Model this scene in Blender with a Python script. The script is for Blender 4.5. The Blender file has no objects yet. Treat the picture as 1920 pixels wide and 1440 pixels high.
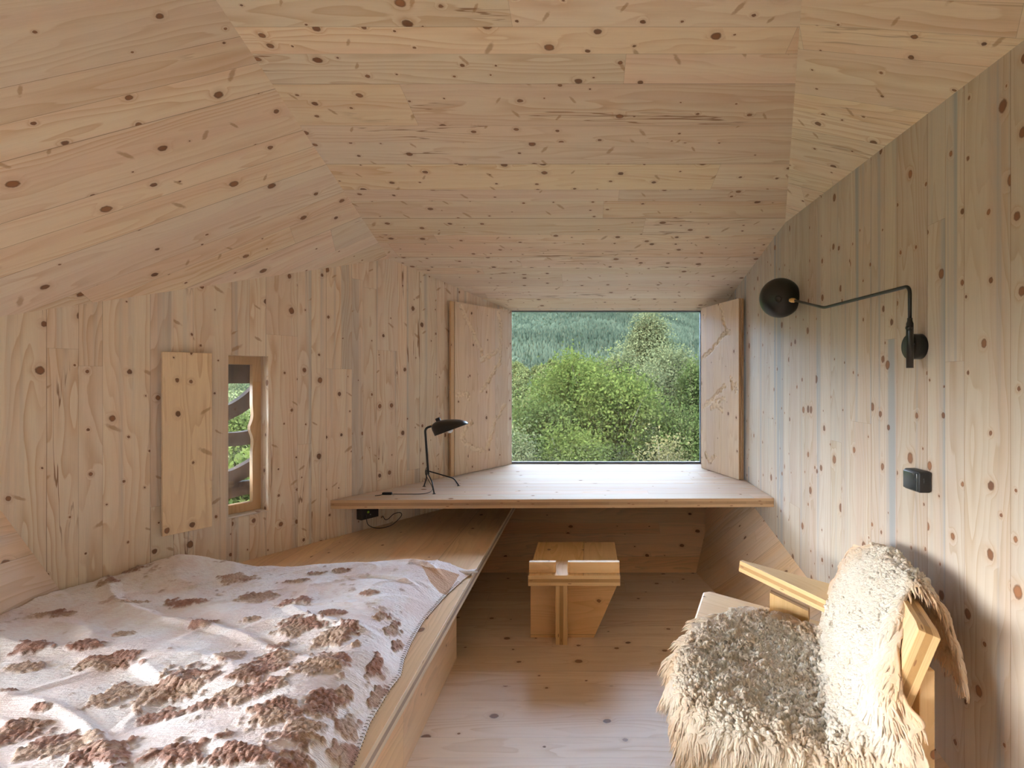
import bpy, bmesh, math, random
import numpy as np
from mathutils import Vector, noise, Matrix
from mathutils.geometry import tessellate_polygon
random.seed(7); np.random.seed(7)
S = bpy.context.scene
C = S.collection
V = Vector
# ------------------------------------------------------------------ camera
cam_d = bpy.data.cameras.new('camera'); cam = bpy.data.objects.new('camera', cam_d); C.objects.link(cam)
cam.location = (0, 0, 1.5); cam.rotation_euler = (math.pi/2, 0, 0)
cam_d.sensor_width = 36; cam_d.lens = 980/1920*36
cam_d.shift_x = -140/1920; cam_d.shift_y = -8/1920
cam_d.clip_end = 9000; cam_d.clip_start = 0.05
S.camera = cam
# ------------------------------------------------------------------ sky
w = bpy.data.worlds.new('sky'); S.world = w; w.use_nodes = True
nt = w.node_tree; nt.nodes.clear()
out = nt.nodes.new('ShaderNodeOutputWorld'); bg = nt.nodes.new('ShaderNodeBackground')
tc = nt.nodes.new('ShaderNodeTexCoord'); sep = nt.nodes.new('ShaderNodeSeparateXYZ')
nt.links.new(tc.outputs['Generated'], sep.inputs[0])
cr = nt.nodes.new('ShaderNodeValToRGB'); nt.links.new(sep.outputs['Z'], cr.inputs[0])
cr.color_ramp.elements[0].position = 0.0; cr.color_ramp.elements[0].color = (0.48, 0.64, 0.90, 1)
cr.color_ramp.elements[1].position = 0.75; cr.color_ramp.elements[1].color = (0.54, 0.74, 1.08, 1)
e = cr.color_ramp.elements.new(0.25); e.color = (0.68, 0.84, 1.12, 1)
SKY = 8.0
bg.inputs['Strength'].default_value = SKY
# a bright bank of cloud high over the valley
dt = nt.nodes.new('ShaderNodeVectorMath'); dt.operation = 'DOT_PRODUCT'; nt.links.new(tc.outputs['Generated'], dt.inputs[0])
dt.inputs[1].default_value = V((-.12, .74, .66)).normalized()
mr = nt.nodes.new('ShaderNodeMapRange'); mr.interpolation_type = 'SMOOTHSTEP'; nt.links.new(dt.outputs['Value'], mr.inputs[0])
mr.inputs[1].default_value = .80; mr.inputs[2].default_value = .985; mr.inputs[3].default_value = 1.0; mr.inputs[4].default_value = 1.4
ml = nt.nodes.new('ShaderNodeVectorMath'); ml.operation = 'SCALE'; nt.links.new(cr.outputs[0], ml.inputs[0]); nt.links.new(mr.outputs[0], ml.inputs['Scale'])
# and an added warm glow low in the west, feeding the unseen fill window
dt2 = nt.nodes.new('ShaderNodeVectorMath'); dt2.operation = 'DOT_PRODUCT'; nt.links.new(tc.outputs['Generated'], dt2.inputs[0])
dt2.inputs[1].default_value = V((-.80, -.50, .24)).normalized()
mr2 = nt.nodes.new('ShaderNodeMapRange'); mr2.interpolation_type = 'SMOOTHSTEP'; nt.links.new(dt2.outputs['Value'], mr2.inputs[0])
mr2.inputs[1].default_value = .55; mr2.inputs[2].default_value = .94; mr2.inputs[3].default_value = 0.0; mr2.inputs[4].default_value = 1.85
wm = nt.nodes.new('ShaderNodeVectorMath'); wm.operation = 'SCALE'; wm.inputs[0].default_value = (.97, .89, .79); nt.links.new(mr2.outputs[0], wm.inputs['Scale'])
ml2 = nt.nodes.new('ShaderNodeVectorMath'); ml2.operation = 'ADD'; nt.links.new(ml.outputs[0], ml2.inputs[0]); nt.links.new(wm.outputs[0], ml2.inputs[1])
nt.links.new(ml2.outputs[0], bg.inputs[0]); nt.links.new(bg.outputs[0], out.inputs[0])
# sun, from the right and a little behind the cabin
sun_d = bpy.data.lights.new('sun', 'SUN'); sun = bpy.data.objects.new('sun', sun_d); C.objects.link(sun)
sun_d.energy = 6.0; sun_d.angle = math.radians(1.2); sun_d.color = (1.0, 0.95, 0.86)
sun.rotation_euler = V((-0.62, 0.42, -0.75)).to_track_quat('-Z', 'Y').to_euler()
S.view_settings.view_transform = 'Standard'; S.view_settings.look = 'None'
S.view_settings.gamma = 1; S.view_settings.use_curve_mapping = False
S.view_settings.exposure = 1.42

# ------------------------------------------------------------------ helpers
def at(px, py, Y):
    return V(((px-1100)/980*Y, Y, 1.5-(py-712)/980*Y))
def tag(o, label=None, cat=None, group=None, kind=None):
    if label: o['label'] = label
    if cat: o['category'] = cat
    if group: o['group'] = group
    if kind: o['kind'] = kind
    return o
def empty(name, loc=(0, 0, 0)):
    o = bpy.data.objects.new(name, None); C.objects.link(o); o.location = loc; o.empty_display_size = .1
    return o
def link_mesh(name, me, mats=(), parent=None, smooth=False):
    o = bpy.data.objects.new(name, me); C.objects.link(o)
    for m in mats: me.materials.append(m)
    if smooth:
        me.polygons.foreach_set('use_smooth', [True]*len(me.polygons))
    if parent is not None:
        o.parent = parent
        o.matrix_parent_inverse = Matrix.Translation(parent.location).inverted()
    return o
def add_bevel(o, w=.002, seg=2):
    b = o.modifiers.new('bevel', 'BEVEL'); b.width = w; b.segments = seg; b.limit_method = 'ANGLE'
    return o
def prism(name, pts, thick, mats, udir=(1, 0, 0), parent=None, holes=(), bevel=0, uoff=0, edge_mat=True):
    """pts: planar polygon (front face, CCW seen from the front); the board extends 'thick' behind it.
    front/back get mats[0] with uv in metres along udir; sides mats[-1] with v 0..1 over the thickness."""
    pts = [V(p) for p in pts]; holes = [[V(p) for p in h] for h in holes]
    n = V((0, 0, 0))
    for i in range(len(pts)):
        n += pts[i].cross(pts[(i+1) % len(pts)])
    n.normalize()
    u = V(udir); u = (u-n*u.dot(n)).normalized(); v = n.cross(u)
    bm = bmesh.new(); uv = bm.loops.layers.uv.new('UVMap')
    allp = pts + [p for h in holes for p in h]
    fr = [bm.verts.new(p) for p in allp]
    bk = [bm.verts.new(p-n*thick) for p in allp]
    tris = tessellate_polygon([pts]+holes)
    ax = [u, v]
    for t in tris:
        a, b, c = [allp[i] for i in t]
        if (b-a).cross(c-a).length < 1e-9: continue
        if (b-a).cross(c-a).dot(n) < 0: t = (t[0], t[2], t[1])
        for vs, tt in ((fr, t), (bk, (t[0], t[2], t[1]))):
            try: f = bm.faces.new([vs[i] for i in tt])
            except ValueError: continue
            f.material_index = 0
            for l in f.loops: l[uv].uv = (l.vert.co.dot(u)+uoff, l.vert.co.dot(v))
    base = 0
    for loop in [pts]+holes:
        k = len(loop); run = 0
        for i in range(k):
            j = (i+1) % k
            a, b = base+i, base+j
            try: f = bm.faces.new([fr[b], fr[a], bk[a], bk[b]])
            except ValueError: continue
            f.material_index = len(mats)-1
            L = (allp[a]-allp[b]).length
            for l, q in zip(f.loops, ((run+L, 1), (run, 1), (run, 0), (run+L, 0))):
                if edge_mat: l[uv].uv = q
                else: l[uv].uv = (q[0]+uoff+3.3, q[1]*thick+n.x)
            run += L
        base += k
    bmesh.ops.recalc_face_normals(bm, faces=bm.faces)
    me = bpy.data.meshes.new(name); bm.to_mesh(me); bm.free()
    o = link_mesh(name, me, mats, parent)
    if bevel: add_bevel(o, bevel)
    return o
def box(name, lo, hi, mats, udir=(1, 0, 0), parent=None, bevel=0, axis='z', edge_mat=True):
    x0, y0, z0 = lo; x1, y1, z1 = hi
    if axis == 'z': p = [(x0, y0, z1), (x1, y0, z1), (x1, y1, z1), (x0, y1, z1)]; t = z1-z0
    elif axis == 'y': p = [(x0, y0, z0), (x1, y0, z0), (x1, y0, z1), (x0, y0, z1)]; t = y1-y0
    else: p = [(x1, y0, z0), (x1, y1, z0), (x1, y1, z1), (x1, y0, z1)]; t = x1-x0
    return prism(name, p, t, mats, udir, parent, bevel=bevel, edge_mat=edge_mat)
def tube_bm(bm, pts, rad, sides=8, closed_ends=True):
    pts = [V(p) for p in pts]
    rads = rad if isinstance(rad, (list, tuple)) else [rad]*len(pts)
    rings = []; prev = None
    for i, p in enumerate(pts):
        d = (pts[min(i+1, len(pts)-1)]-pts[max(i-1, 0)]).normalized()
        if prev is None:
            a = d.orthogonal().normalized()
        else:
            a = (prev-d*prev.dot(d))
            a = a.normalized() if a.length > 1e-6 else d.orthogonal().normalized()
        prev = a; b = d.cross(a)
        rings.append([bm.verts.new(p+(a*math.cos(2*math.pi*k/sides)+b*math.sin(2*math.pi*k/sides))*rads[i]) for k in range(sides)])
    for r0, r1 in zip(rings, rings[1:]):
        for k in range(sides):
            f = bm.faces.new([r0[k], r0[(k+1) % sides], r1[(k+1) % sides], r1[k]]); f.smooth = True
    if closed_ends:
        bm.faces.new(rings[0][::-1]); bm.faces.new(rings[-1])
def smooth_path(pts, n=8):
    pts = [V(p) for p in pts]; P = [pts[0]]+pts+[pts[-1]]; o = []
    for i in range(1, len(P)-2):
        for k in range(n):
            t = k/n; a, b, c, d = P[i-1], P[i], P[i+1], P[i+2]
            o.append(.5*((2*b)+(c-a)*t+(2*a-5*b+4*c-d)*t*t+(3*b-a-3*c+d)*t**3))
    o.append(pts[-1]); return o
def round_corners(pts, r=.02, n=6):
    pts = [V(p) for p in pts]; o = [pts[0]]
    for i in range(1, len(pts)-1):
        p = pts[i]; a = (pts[i-1]-p); b = (pts[i+1]-p); rr = min(r, a.length*.45, b.length*.45)
        A = p+a.normalized()*rr; B = p+b.normalized()*rr
        for k in range(n+1):
            t = k/n; o.append(A*(1-t)**2+p*2*t*(1-t)+B*t*t)
    o.append(pts[-1]); return o
def tube(name, pts, rad, mat, parent=None, sides=10):
    bm = bmesh.new(); tube_bm(bm, pts, rad, sides)
    bmesh.ops.recalc_face_normals(bm, faces=bm.faces)
    me = bpy.data.meshes.new(name); bm.to_mesh(me); bm.free()
    return link_mesh(name, me, [mat], parent)
def lathe(name, profile, origin, axis, mat, parent=None, seg=40, sx=1.0, shear=None):
    """profile: (r, h) pairs along axis"""
    axis = V(axis).normalized(); a = axis.orthogonal().normalized(); b = axis.cross(a); O = V(origin)
    bm = bmesh.new(); rings = []
    for r, h in profile:
        if r < 1e-6: rings.append([bm.verts.new(O+axis*h)]*seg); continue
        rings.append([bm.verts.new(O+axis*h+(a*math.cos(2*math.pi*k/seg)+b*math.sin(2*math.pi*k/seg))*r) for k in range(seg)])
    for r0, r1 in zip(rings, rings[1:]):
        for k in range(seg):
            vs = [r0[k], r0[(k+1) % seg], r1[(k+1) % seg], r1[k]]
            u = []
            for q in vs:
                if q not in u: u.append(q)
            if len(u) > 2:
                f = bm.faces.new(u); f.smooth = True
    bmesh.ops.recalc_face_normals(bm, faces=bm.faces)
    me = bpy.data.meshes.new(name); bm.to_mesh(me); bm.free()
    return link_mesh(name, me, [mat], parent)
def np_mesh(name, verts, faces, mats=(), parent=None, smooth=False):
    """faces: (n,k) int array, all the same size"""
    verts = np.asarray(verts, dtype=np.float32); faces = np.asarray(faces, dtype=np.int32)
    me = bpy.data.meshes.new(name); me.vertices.add(len(verts)); me.vertices.foreach_set('co', verts.ravel())
    k = faces.shape[1]
    me.loops.add(faces.size); me.loops.foreach_set('vertex_index', faces.ravel())
    me.polygons.add(len(faces)); me.polygons.foreach_set('loop_start', np.arange(0, faces.size, k, dtype=np.int32))
    me.polygons.foreach_set('loop_total', np.full(len(faces), k, dtype=np.int32))
    me.update(calc_edges=True); me.validate()
    return link_mesh(name, me, mats, parent, smooth)
def grid_faces(nu, nv):
    i = np.arange(nu-1)[:, None]*nv+np.arange(nv-1)[None, :]
    i = i.ravel(); return np.stack([i, i+nv, i+nv+1, i+1], 1)

# ------------------------------------------------------------------ materials
def mat_new(name):
    m = bpy.data.materials.new(name); m.use_nodes = True
    t = m.node_tree; t.nodes.clear()
    o = t.nodes.new('ShaderNodeOutputMaterial'); b = t.nodes.new('ShaderNodeBsdfPrincipled')
    t.links.new(b.outputs[0], o.inputs[0]); return m, t, b, o
class NB:
    def __init__(s, t): s.t = t
    def _in(s, sock, v):
        if v is None: return
        if isinstance(v, bpy.types.NodeSocket): s.t.links.new(v, sock)
        else: sock.default_value = v
    def m(s, op, a, b=None, c=None, clamp=False):
        n = s.t.nodes.new('ShaderNodeMath'); n.operation = op; n.use_clamp = clamp
        for i, q in enumerate((a, b, c)): s._in(n.inputs[i], q)
        return n.outputs[0]
    def xyz(s, x, y, z=0.0):
        n = s.t.nodes.new('ShaderNodeCombineXYZ')
        for i, q in enumerate((x, y, z)): s._in(n.inputs[i], q)
        return n.outputs[0]
    def noise(s, vec, scale=1, detail=2, rough=.5, dist=0):
        n = s.t.nodes.new('ShaderNodeTexNoise'); s._in(n.inputs['Vector'], vec)
        n.inputs['Scale'].default_value = scale; n.inputs['Detail'].default_value = detail
        n.inputs['Roughness'].default_value = rough; n.inputs['Distortion'].default_value = dist
        return n.outputs['Fac']
    def white(s, vec):
        n = s.t.nodes.new('ShaderNodeTexWhiteNoise'); n.noise_dimensions = '3D'; s._in(n.inputs['Vector'], vec)
        return n
    def sep(s, v):
        n = s.t.nodes.new('ShaderNodeSeparateXYZ'); s._in(n.inputs[0], v); return n.outputs
    def sepc(s, v):
        n = s.t.nodes.new('ShaderNodeSeparateColor'); s._in(n.inputs[0], v); return n.outputs
    def mix(s, f, a, b, mode='MIX'):
        n = s.t.nodes.new('ShaderNodeMix'); n.data_type = 'RGBA'; n.blend_type = mode
        s._in(n.inputs[0], f); s._in(n.inputs[6], a); s._in(n.inputs[7], b); return n.outputs[2]
    def smooth(s, x, lo, hi, a=0.0, b=1.0):
        n = s.t.nodes.new('ShaderNodeMapRange'); n.interpolation_type = 'SMOOTHSTEP'
        s._in(n.inputs[0], x); s._in(n.inputs[1], lo); s._in(n.inputs[2], hi); s._in(n.inputs[3], a); s._in(n.inputs[4], b)
        return n.outputs[0]
def col(c): return (c[0], c[1], c[2], 1)
def pine(name, w=.18, L=2.6, light=(.84, .69, .515), dark=(.67, .45, .27), pink=(.80, .61, .455), knots=.62, kcell=(.30, .11), ksize=1.0,
         spikes=0.0, stain=0.0, seam=.0012, cracks=0.0, seed=0.0, var=.5, rough=.5, ringf=1.0, spec=.3):
    m, t, b, o = mat_new(name); N = NB(t)
    uvn = t.nodes.new('ShaderNodeUVMap'); uvn.uv_map = 'UVMap'
    U, Vv, _ = N.sep(uvn.outputs[0])
    q = N.m('DIVIDE', N.m('ADD', Vv, seed*.37), w)
    s = N.m('ADD', q, N.m('MULTIPLY', N.m('SINE', N.m('MULTIPLY', q, 2.17)), .26))
    pid = N.m('FLOOR', s); fr = N.m('FRACT', s)
    r1 = N.white(N.xyz(pid, seed+.5, 1.3)).outputs['Value']
    u2 = N.m('ADD', U, N.m('MULTIPLY', r1, 9.7))
    jq = N.m('DIVIDE', u2, L); jid = N.m('FLOOR', jq); jf = N.m('FRACT', jq)
    wn = N.white(N.xyz(pid, jid, seed+3.1)); R, G, B = N.sepc(wn.outputs['Color'])[:3]
    edge = N.m('MULTIPLY', N.m('MINIMUM', fr, N.m('SUBTRACT', 1.0, fr)), w)
    jedge = N.m('MULTIPLY', N.m('MINIMUM', jf, N.m('SUBTRACT', 1.0, jf)), L)
    wob = N.noise(N.xyz(u2, pid, seed), 1.3, 1)
    seamw = N.m('MULTIPLY', N.smooth(N.m('MULTIPLY', N.m('ADD', R, wob), .5), .15, .8), seam)
    seamm = N.smooth(edge, N.m('MULTIPLY', seamw, .5), N.m('ADD', N.m('MULTIPLY', seamw, 1.3), .0003), 1.0, 0.0)
    seamm = N.m('MAXIMUM', seamm, N.m('MULTIPLY', N.smooth(jedge, .0004, .0014, 1.0, 0.0), .5))
    off = N.m('MULTIPLY', G, 40.0)
    # knots
    def knot(cell, sd, pres, rmin, rmax, el=(1.25, 1.0), rot=False):
        vo = t.nodes.new('ShaderNodeTexVoronoi'); vo.voronoi_dimensions = '2D'; vo.feature = 'F1'
        vo.inputs['Scale'].default_value = 1.0; vo.inputs['Randomness'].default_value = .85
        cx = N.m('DIVIDE', N.m('ADD', u2, N.m('MULTIPLY', jid, 3.7)), cell[0]); cy = N.m('DIVIDE', N.m('ADD', Vv, N.m('MULTIPLY', R, 5.0)), cell[1])
        cx = N.m('ADD', cx, sd)
        t.links.new(N.xyz(cx, cy), vo.inputs['Vector'])
        px, py, _ = N.sep(vo.outputs['Position']); ra, rb, rc = N.sepc(vo.outputs['Color'])[:3]
        dx = N.m('MULTIPLY', N.m('SUBTRACT', cx, px), cell[0]); dy = N.m('MULTIPLY', N.m('SUBTRACT', cy, py), cell[1])
        if rot:
            sg = N.m('SUBTRACT', N.m('MULTIPLY', N.m('GREATER_THAN', rc, .5), 2.0), 1.0)
            dx, dy = (N.m('ADD', N.m('MULTIPLY', dx, .55), N.m('MULTIPLY', N.m('MULTIPLY', dy, .83), sg)),
                      N.m('SUBTRACT', N.m('MULTIPLY', dy, .55), N.m('MULTIPLY', N.m('MULTIPLY', dx, .83), sg)))
        dx = N.m('DIVIDE', dx, el[0]); dy = N.m('DIVIDE', dy, el[1])
        d = N.m('SQRT', N.m('ADD', N.m('MULTIPLY', dx, dx), N.m('MULTIPLY', dy, dy)))
        wv = N.noise(N.xyz(N.m('MULTIPLY', U, 45.0), N.m('MULTIPLY', Vv, 60.0), sd), 1, 3, .6)
        d = N.m('ADD', d, N.m('MULTIPLY', N.m('SUBTRACT', wv, .5), .010))
        r = N.m('MULTIPLY', N.m('ADD', N.m('MULTIPLY', N.m('POWER', ra, 2.5), rmax-rmin), rmin), ksize)
        on = N.m('LESS_THAN', rb, pres)
        return d, r, on, rc
    d1, kr, on, kc = knot(kcell, 0.0, knots, .0035, .0155)
    rel = N.m('DIVIDE', d1, kr)
    kmask = N.m('MULTIPLY', N.smooth(rel, .75, 1.15, 1.0, 0.0), on)
    halo = N.m('MULTIPLY', N.smooth(rel, .6, 3.2, 1.0, 0.0), on)
    krim = N.m('MULTIPLY', N.m('MULTIPLY', N.smooth(rel, .6, .95), N.smooth(rel, .95, 1.2, 1.0, 0.0)), on)
    # grain
    low = N.noise(N.xyz(N.m('MULTIPLY', u2, .9), N.m('MULTIPLY', Vv, 7.0), off), 1, 2, .45)
    bump_k = N.m('MULTIPLY', halo, .18)
    field = N.m('ADD', N.m('ADD', N.m('MULTIPLY', low, 11.0*ringf), N.m('MULTIPLY', Vv, 22.0)), N.m('MULTIPLY', bump_k, 7.0))
    field = N.m('ADD', field, N.m('MULTIPLY', N.noise(N.xyz(N.m('MULTIPLY', u2, 7.0), N.m('MULTIPLY', Vv, 30.0), off), 1, 2), .35))
    saw = N.m('FRACT', field)
    ring = N.m('POWER', saw, 2.2)
    ring = N.m('MULTIPLY', ring, N.smooth(saw, .93, 1.0, 1.0, 0.0))
    ringv = N.noise(N.xyz(N.m('MULTIPLY', u2, .5), N.m('MULTIPLY', Vv, 12.0), off), 1, 1)
    ring = N.m('MULTIPLY', ring, N.smooth(ringv, .35, .65, .25, .95))
    fib = N.noise(N.xyz(N.m('MULTIPLY', u2, 9.0), N.m('MULTIPLY', Vv, 420.0), off), 1, 3, .6)
    band = N.noise(N.xyz(N.m('MULTIPLY', u2, .35), N.m('MULTIPLY', Vv, 9.0), N.m('ADD', off, 7.7)), 1, 2)
    c0 = N.mix(N.m('MULTIPLY', N.smooth(band, .42, .62), .9), col(light), col(pink))
    c0 = N.mix(ring, c0, col(dark))
    c0 = N.mix(N.m('MULTIPLY', N.m('SUBTRACT', fib, .35), .45, clamp=True), c0, col([x*.72 for x in dark]))
    val = N.m('ADD', 1.0-.13*var, N.m('MULTIPLY', B, .2*var))
    hs = t.nodes.new('ShaderNodeHueSaturation'); t.links.new(c0, hs.inputs['Color']); t.links.new(val, hs.inputs['Value'])
    t.links.new(N.m('ADD', 1.0-.15*var, N.m('MULTIPLY', R, .3*var)), hs.inputs['Saturation'])
    t.links.new(N.m('ADD', .5-.008*var, N.m('MULTIPLY', G, .014*var)), hs.inputs['Hue'])
    c = hs.outputs[0]
    c = N.mix(N.m('MULTIPLY', halo, .28), c, col((.50, .27, .13)))
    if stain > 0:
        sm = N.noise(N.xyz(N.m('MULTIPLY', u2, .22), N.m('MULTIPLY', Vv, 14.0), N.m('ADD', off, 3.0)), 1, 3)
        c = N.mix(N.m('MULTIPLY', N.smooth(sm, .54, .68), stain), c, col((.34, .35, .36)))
    if spikes > 0:
        d2, r2, on2, c2 = knot((.30, .12), 31.0, spikes, .005, .0095, el=(4.2, 1.25), rot=True)
        sp = N.m('MULTIPLY', N.smooth(N.m('DIVIDE', d2, r2), .5, 1.25, 1.0, 0.0), on2)
        c = N.mix(N.m('MULTIPLY', sp, .62), c, col((.42, .215, .085)))
    if cracks > 0:
        cm = N.m('ABSOLUTE', N.m('SUBTRACT', N.noise(N.xyz(N.m('MULTIPLY', u2, .9), N.m('MULTIPLY', Vv, 20.0), N.m('ADD', off, 19.0)), 1, 3), .5))
        gate = N.smooth(N.noise(N.xyz(N.m('MULTIPLY', u2, 1.2), N.m('MULTIPLY', Vv, 3.0), N.m('ADD', off, 23.0)), 1, 1), .60, .68)
        c = N.mix(N.m('MULTIPLY', N.m('MULTIPLY', N.smooth(cm, .006, .014, 1.0, 0.0), gate), cracks), c, col((.27, .12, .045)))
    kin = N.mix(kc, col((.31, .125, .05)), col((.16, .062, .028)))
    c = N.mix(N.m('MULTIPLY', kmask, .92), c, kin)
    c = N.mix(N.m('MULTIPLY', krim, .55), c, col((.13, .06, .03)))
    c = N.mix(N.m('MULTIPLY', seamm, .62), c, col((.23, .12, .055)))
    t.links.new(c, b.inputs['Base Color'])
    b.inputs['Roughness'].default_value = rough
    b.inputs['Specular IOR Level'].default_value = spec
    bp = t.nodes.new('ShaderNodeBump'); bp.inputs['Strength'].default_value = .35; bp.inputs['Distance'].default_value = .002
    hgt = N.m('SUBTRACT', N.m('SUBTRACT', N.m('MULTIPLY', fib, .12), seamm), N.m('MULTIPLY', ring, .08))
    t.links.new(hgt, bp.inputs['Height']); t.links.new(bp.outputs[0], b.inputs['Normal'])
    return m
def ply(name, outer=(.70, .50, .31), inner=(.56, .37, .2), vaxis=True):
    """edge of a three-layer board: u in metres along the edge, v 0..1 over the thickness"""
    m, t, b, o = mat_new(name); N = NB(t)
    uvn = t.nodes.new('ShaderNodeUVMap'); uvn.uv_map = 'UVMap'
    U, Vv, _ = N.sep(uvn.outputs[0])
    mid = N.m('MULTIPLY', N.smooth(Vv, .335, .35), N.smooth(Vv, .65, .665, 1.0, 0.0))
    g1 = N.noise(N.xyz(N.m('MULTIPLY', U, 4.0), N.m('MULTIPLY', Vv, 22.0), 0.0), 1, 3, .6)
    seg = N.white(N.xyz(N.m('FLOOR', N.m('MULTIPLY', U, 7.5)), 4.0, 2.0)).outputs['Value']
    g2 = N.noise(N.xyz(N.m('MULTIPLY', U, 90.0), N.m('MULTIPLY', Vv, 8.0), seg), 1, 2)
    a = N.mix(N.smooth(g1, .35, .7), col(outer), col([x*.8 for x in outer]))
    i = N.mix(N.m('MULTIPLY', N.m('ADD', g2, seg), .5), col(inner), col([x*.72 for x in inner]))
    c = N.mix(mid, a, i)
    ln = N.m('MAXIMUM', N.smooth(N.m('ABSOLUTE', N.m('SUBTRACT', Vv, .34)), .004, .014, 1.0, 0.0), N.smooth(N.m('ABSOLUTE', N.m('SUBTRACT', Vv, .66)), .004, .014, 1.0, 0.0))
    c = N.mix(N.m('MULTIPLY', ln, .35), c, col((.26, .14, .07)))
    vo = t.nodes.new('ShaderNodeTexVoronoi'); vo.voronoi_dimensions = '2D'; vo.inputs['Scale'].default_value = 1.0
    t.links.new(N.xyz(N.m('MULTIPLY', U, 9.0), N.m('MULTIPLY', Vv, 2.2)), vo.inputs['Vector'])
    kk = N.m('MULTIPLY', N.smooth(vo.outputs['Distance'], .07, .12, 1.0, 0.0), N.m('LESS_THAN', N.sepc(vo.outputs['Color'])[0], .3))
    c = N.mix(N.m('MULTIPLY', kk, .8), c, col((.26, .11, .05)))
    t.links.new(c, b.inputs['Base Color']); b.inputs['Roughness'].default_value = .5
    b.inputs['Specular IOR Level'].default_value = .35
    return m
def plain(name, c, rough=.5, metal=0.0, noise_amt=.06, scale=30, emis=None, spec=.5, coat=0):
    m, t, b, o = mat_new(name); N = NB(t)
    tc = t.nodes.new('ShaderNodeTexCoord')
    n = N.noise(tc.outputs['Object'], scale, 3)
    cc = N.mix(N.smooth(n, .3, .7), col([x*(1-noise_amt) for x in c]), col([min(1, x*(1+noise_amt)) for x in c]))
    t.links.new(cc, b.inputs['Base Color']); b.inputs['Roughness'].default_value = rough
    b.inputs['Metallic'].default_value = metal; b.inputs['Specular IOR Level'].default_value = spec
    if coat: b.inputs['Coat Weight'].default_value = coat; b.inputs['Coat Roughness'].default_value = .2
    if emis: b.inputs['Emission Color'].default_value = col(emis[:3]); b.inputs['Emission Strength'].default_value = emis[3]
    return m
def glass_mat(name, tint=(.97, .985, .98), k=1.0):
    m = bpy.data.materials.new(name); m.use_nodes = True; t = m.node_tree; t.nodes.clear()
    o = t.nodes.new('ShaderNodeOutputMaterial'); tr = t.nodes.new('ShaderNodeBsdfTransparent'); gl = t.nodes.new('ShaderNodeBsdfGlossy')
    gl.inputs['Roughness'].default_value = .0; tr.inputs['Color'].default_value = col(tint)
    fr = t.nodes.new('ShaderNodeFresnel'); fr.inputs['IOR'].default_value = 1.5
    mu = t.nodes.new('ShaderNodeMath'); mu.operation = 'MULTIPLY'; mu.inputs[1].default_value = k; mu.use_clamp = True
    mx = t.nodes.new('ShaderNodeMixShader'); t.links.new(fr.outputs[0], mu.inputs[0]); t.links.new(mu.outputs[0], mx.inputs[0])
    t.links.new(tr.outputs[0], mx.inputs[1]); t.links.new(gl.outputs[0], mx.inputs[2]); t.links.new(mx.outputs[0], o.inputs[0])
    return m

M = {}
M['ceil_mid'] = pine('pine_ceiling_boards', w=.181, L=2.9, var=.8, seam=.0018, knots=.62, kcell=(.21, .085), spikes=.60, cracks=.8, seed=1.0, ringf=.8)
M['ceil_left'] = pine('pine_ceiling_left_boards', w=.17, L=3.1, knots=.68, kcell=(.25, .12), ksize=1.05, spikes=.28, cracks=.4, seed=2.0, var=.8, seam=.0016)
M['ceil_right'] = pine('pine_ceiling_right_boards', w=.155, L=3.0, knots=.65, kcell=(.24, .11), spikes=.35, seed=3.0, cracks=.4)
M['wall_left'] = pine('pine_left_wall_boards', w=.125, L=3.4, light=(.87, .745, .59), pink=(.84, .67, .52), knots=.60, kcell=(.25, .08), spikes=.35, cracks=.85, seed=4.0, stain=.35)
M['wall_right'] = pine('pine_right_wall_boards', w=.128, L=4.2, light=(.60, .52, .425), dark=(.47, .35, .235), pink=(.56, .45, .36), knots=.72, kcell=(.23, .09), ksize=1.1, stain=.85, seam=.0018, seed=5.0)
M['floor'] = pine('pine_floor_boards', w=.165, L=3.0, light=(.83, .64, .47), knots=.55, kcell=(.26, .15), ksize=1.15, seed=6.0, rough=.42)
M['desk'] = pine('pine_desk_boards', w=.13, L=3.2, light=(.68, .56, .445), pink=(.66, .50, .39), knots=.40, kcell=(.30, .12), seed=7.0, rough=.6, spec=.03)
M['bench'] = pine('pine_platform_boards', w=.20, L=3.0, light=(.86, .61, .38), pink=(.82, .54, .33), knots=.5, kcell=(.33, .13), seed=8.0, rough=.45)
M['under'] = pine('pine_lower_wall_boards', w=.175, L=2.8, light=(.90, .58, .34), pink=(.87, .53, .32), knots=.55, kcell=(.28, .12), ksize=1.1, seed=9.0)
M['facet'] = pine('pine_facet_boards', w=.16, L=2.8, light=(.84, .60, .39), knots=.5, kcell=(.28, .12), seed=10.0)
M['shutter'] = pine('pine_shutter_boards', w=.17, L=3.0, light=(.84, .62, .43), knots=.42, kcell=(.28, .13), ksize=1.1, seed=11.0, seam=.0006)
def add_cut(m):
    t = m.node_tree; b = [n for n in t.nodes if n.type == 'BSDF_PRINCIPLED'][0]; N = NB(t)
    a = t.nodes.new('ShaderNodeAttribute'); a.attribute_name = 'cut'; src = b.inputs['Base Color'].links[0].from_socket
    t.links.new(N.mix(N.m('MULTIPLY', a.outputs['Fac'], .75), src, col((.90, .72, .52))), b.inputs['Base Color'])
M['carved'] = pine('pine_carved_shutter_boards', w=.17, L=3.0, light=(.84, .64, .45), knots=.55, kcell=(.26, .13), ksize=1.1, seed=11.0, seam=.0006); add_cut(M['carved'])
M['panel'] = pine('pine_shutter_panel', w=.6, L=9.0, light=(.88, .70, .47), pink=(.86, .66, .44), spikes=.3, knots=.6, kcell=(.2, .11), ksize=1.3, seed=12.0)
M['stool'] = pine('pine_stool_boards', w=.30, L=2.0, light=(.82, .52, .25), dark=(.66, .38, .15), pink=(.78, .48, .22), knots=.42, kcell=(.26, .12), seed=13.0)
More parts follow.
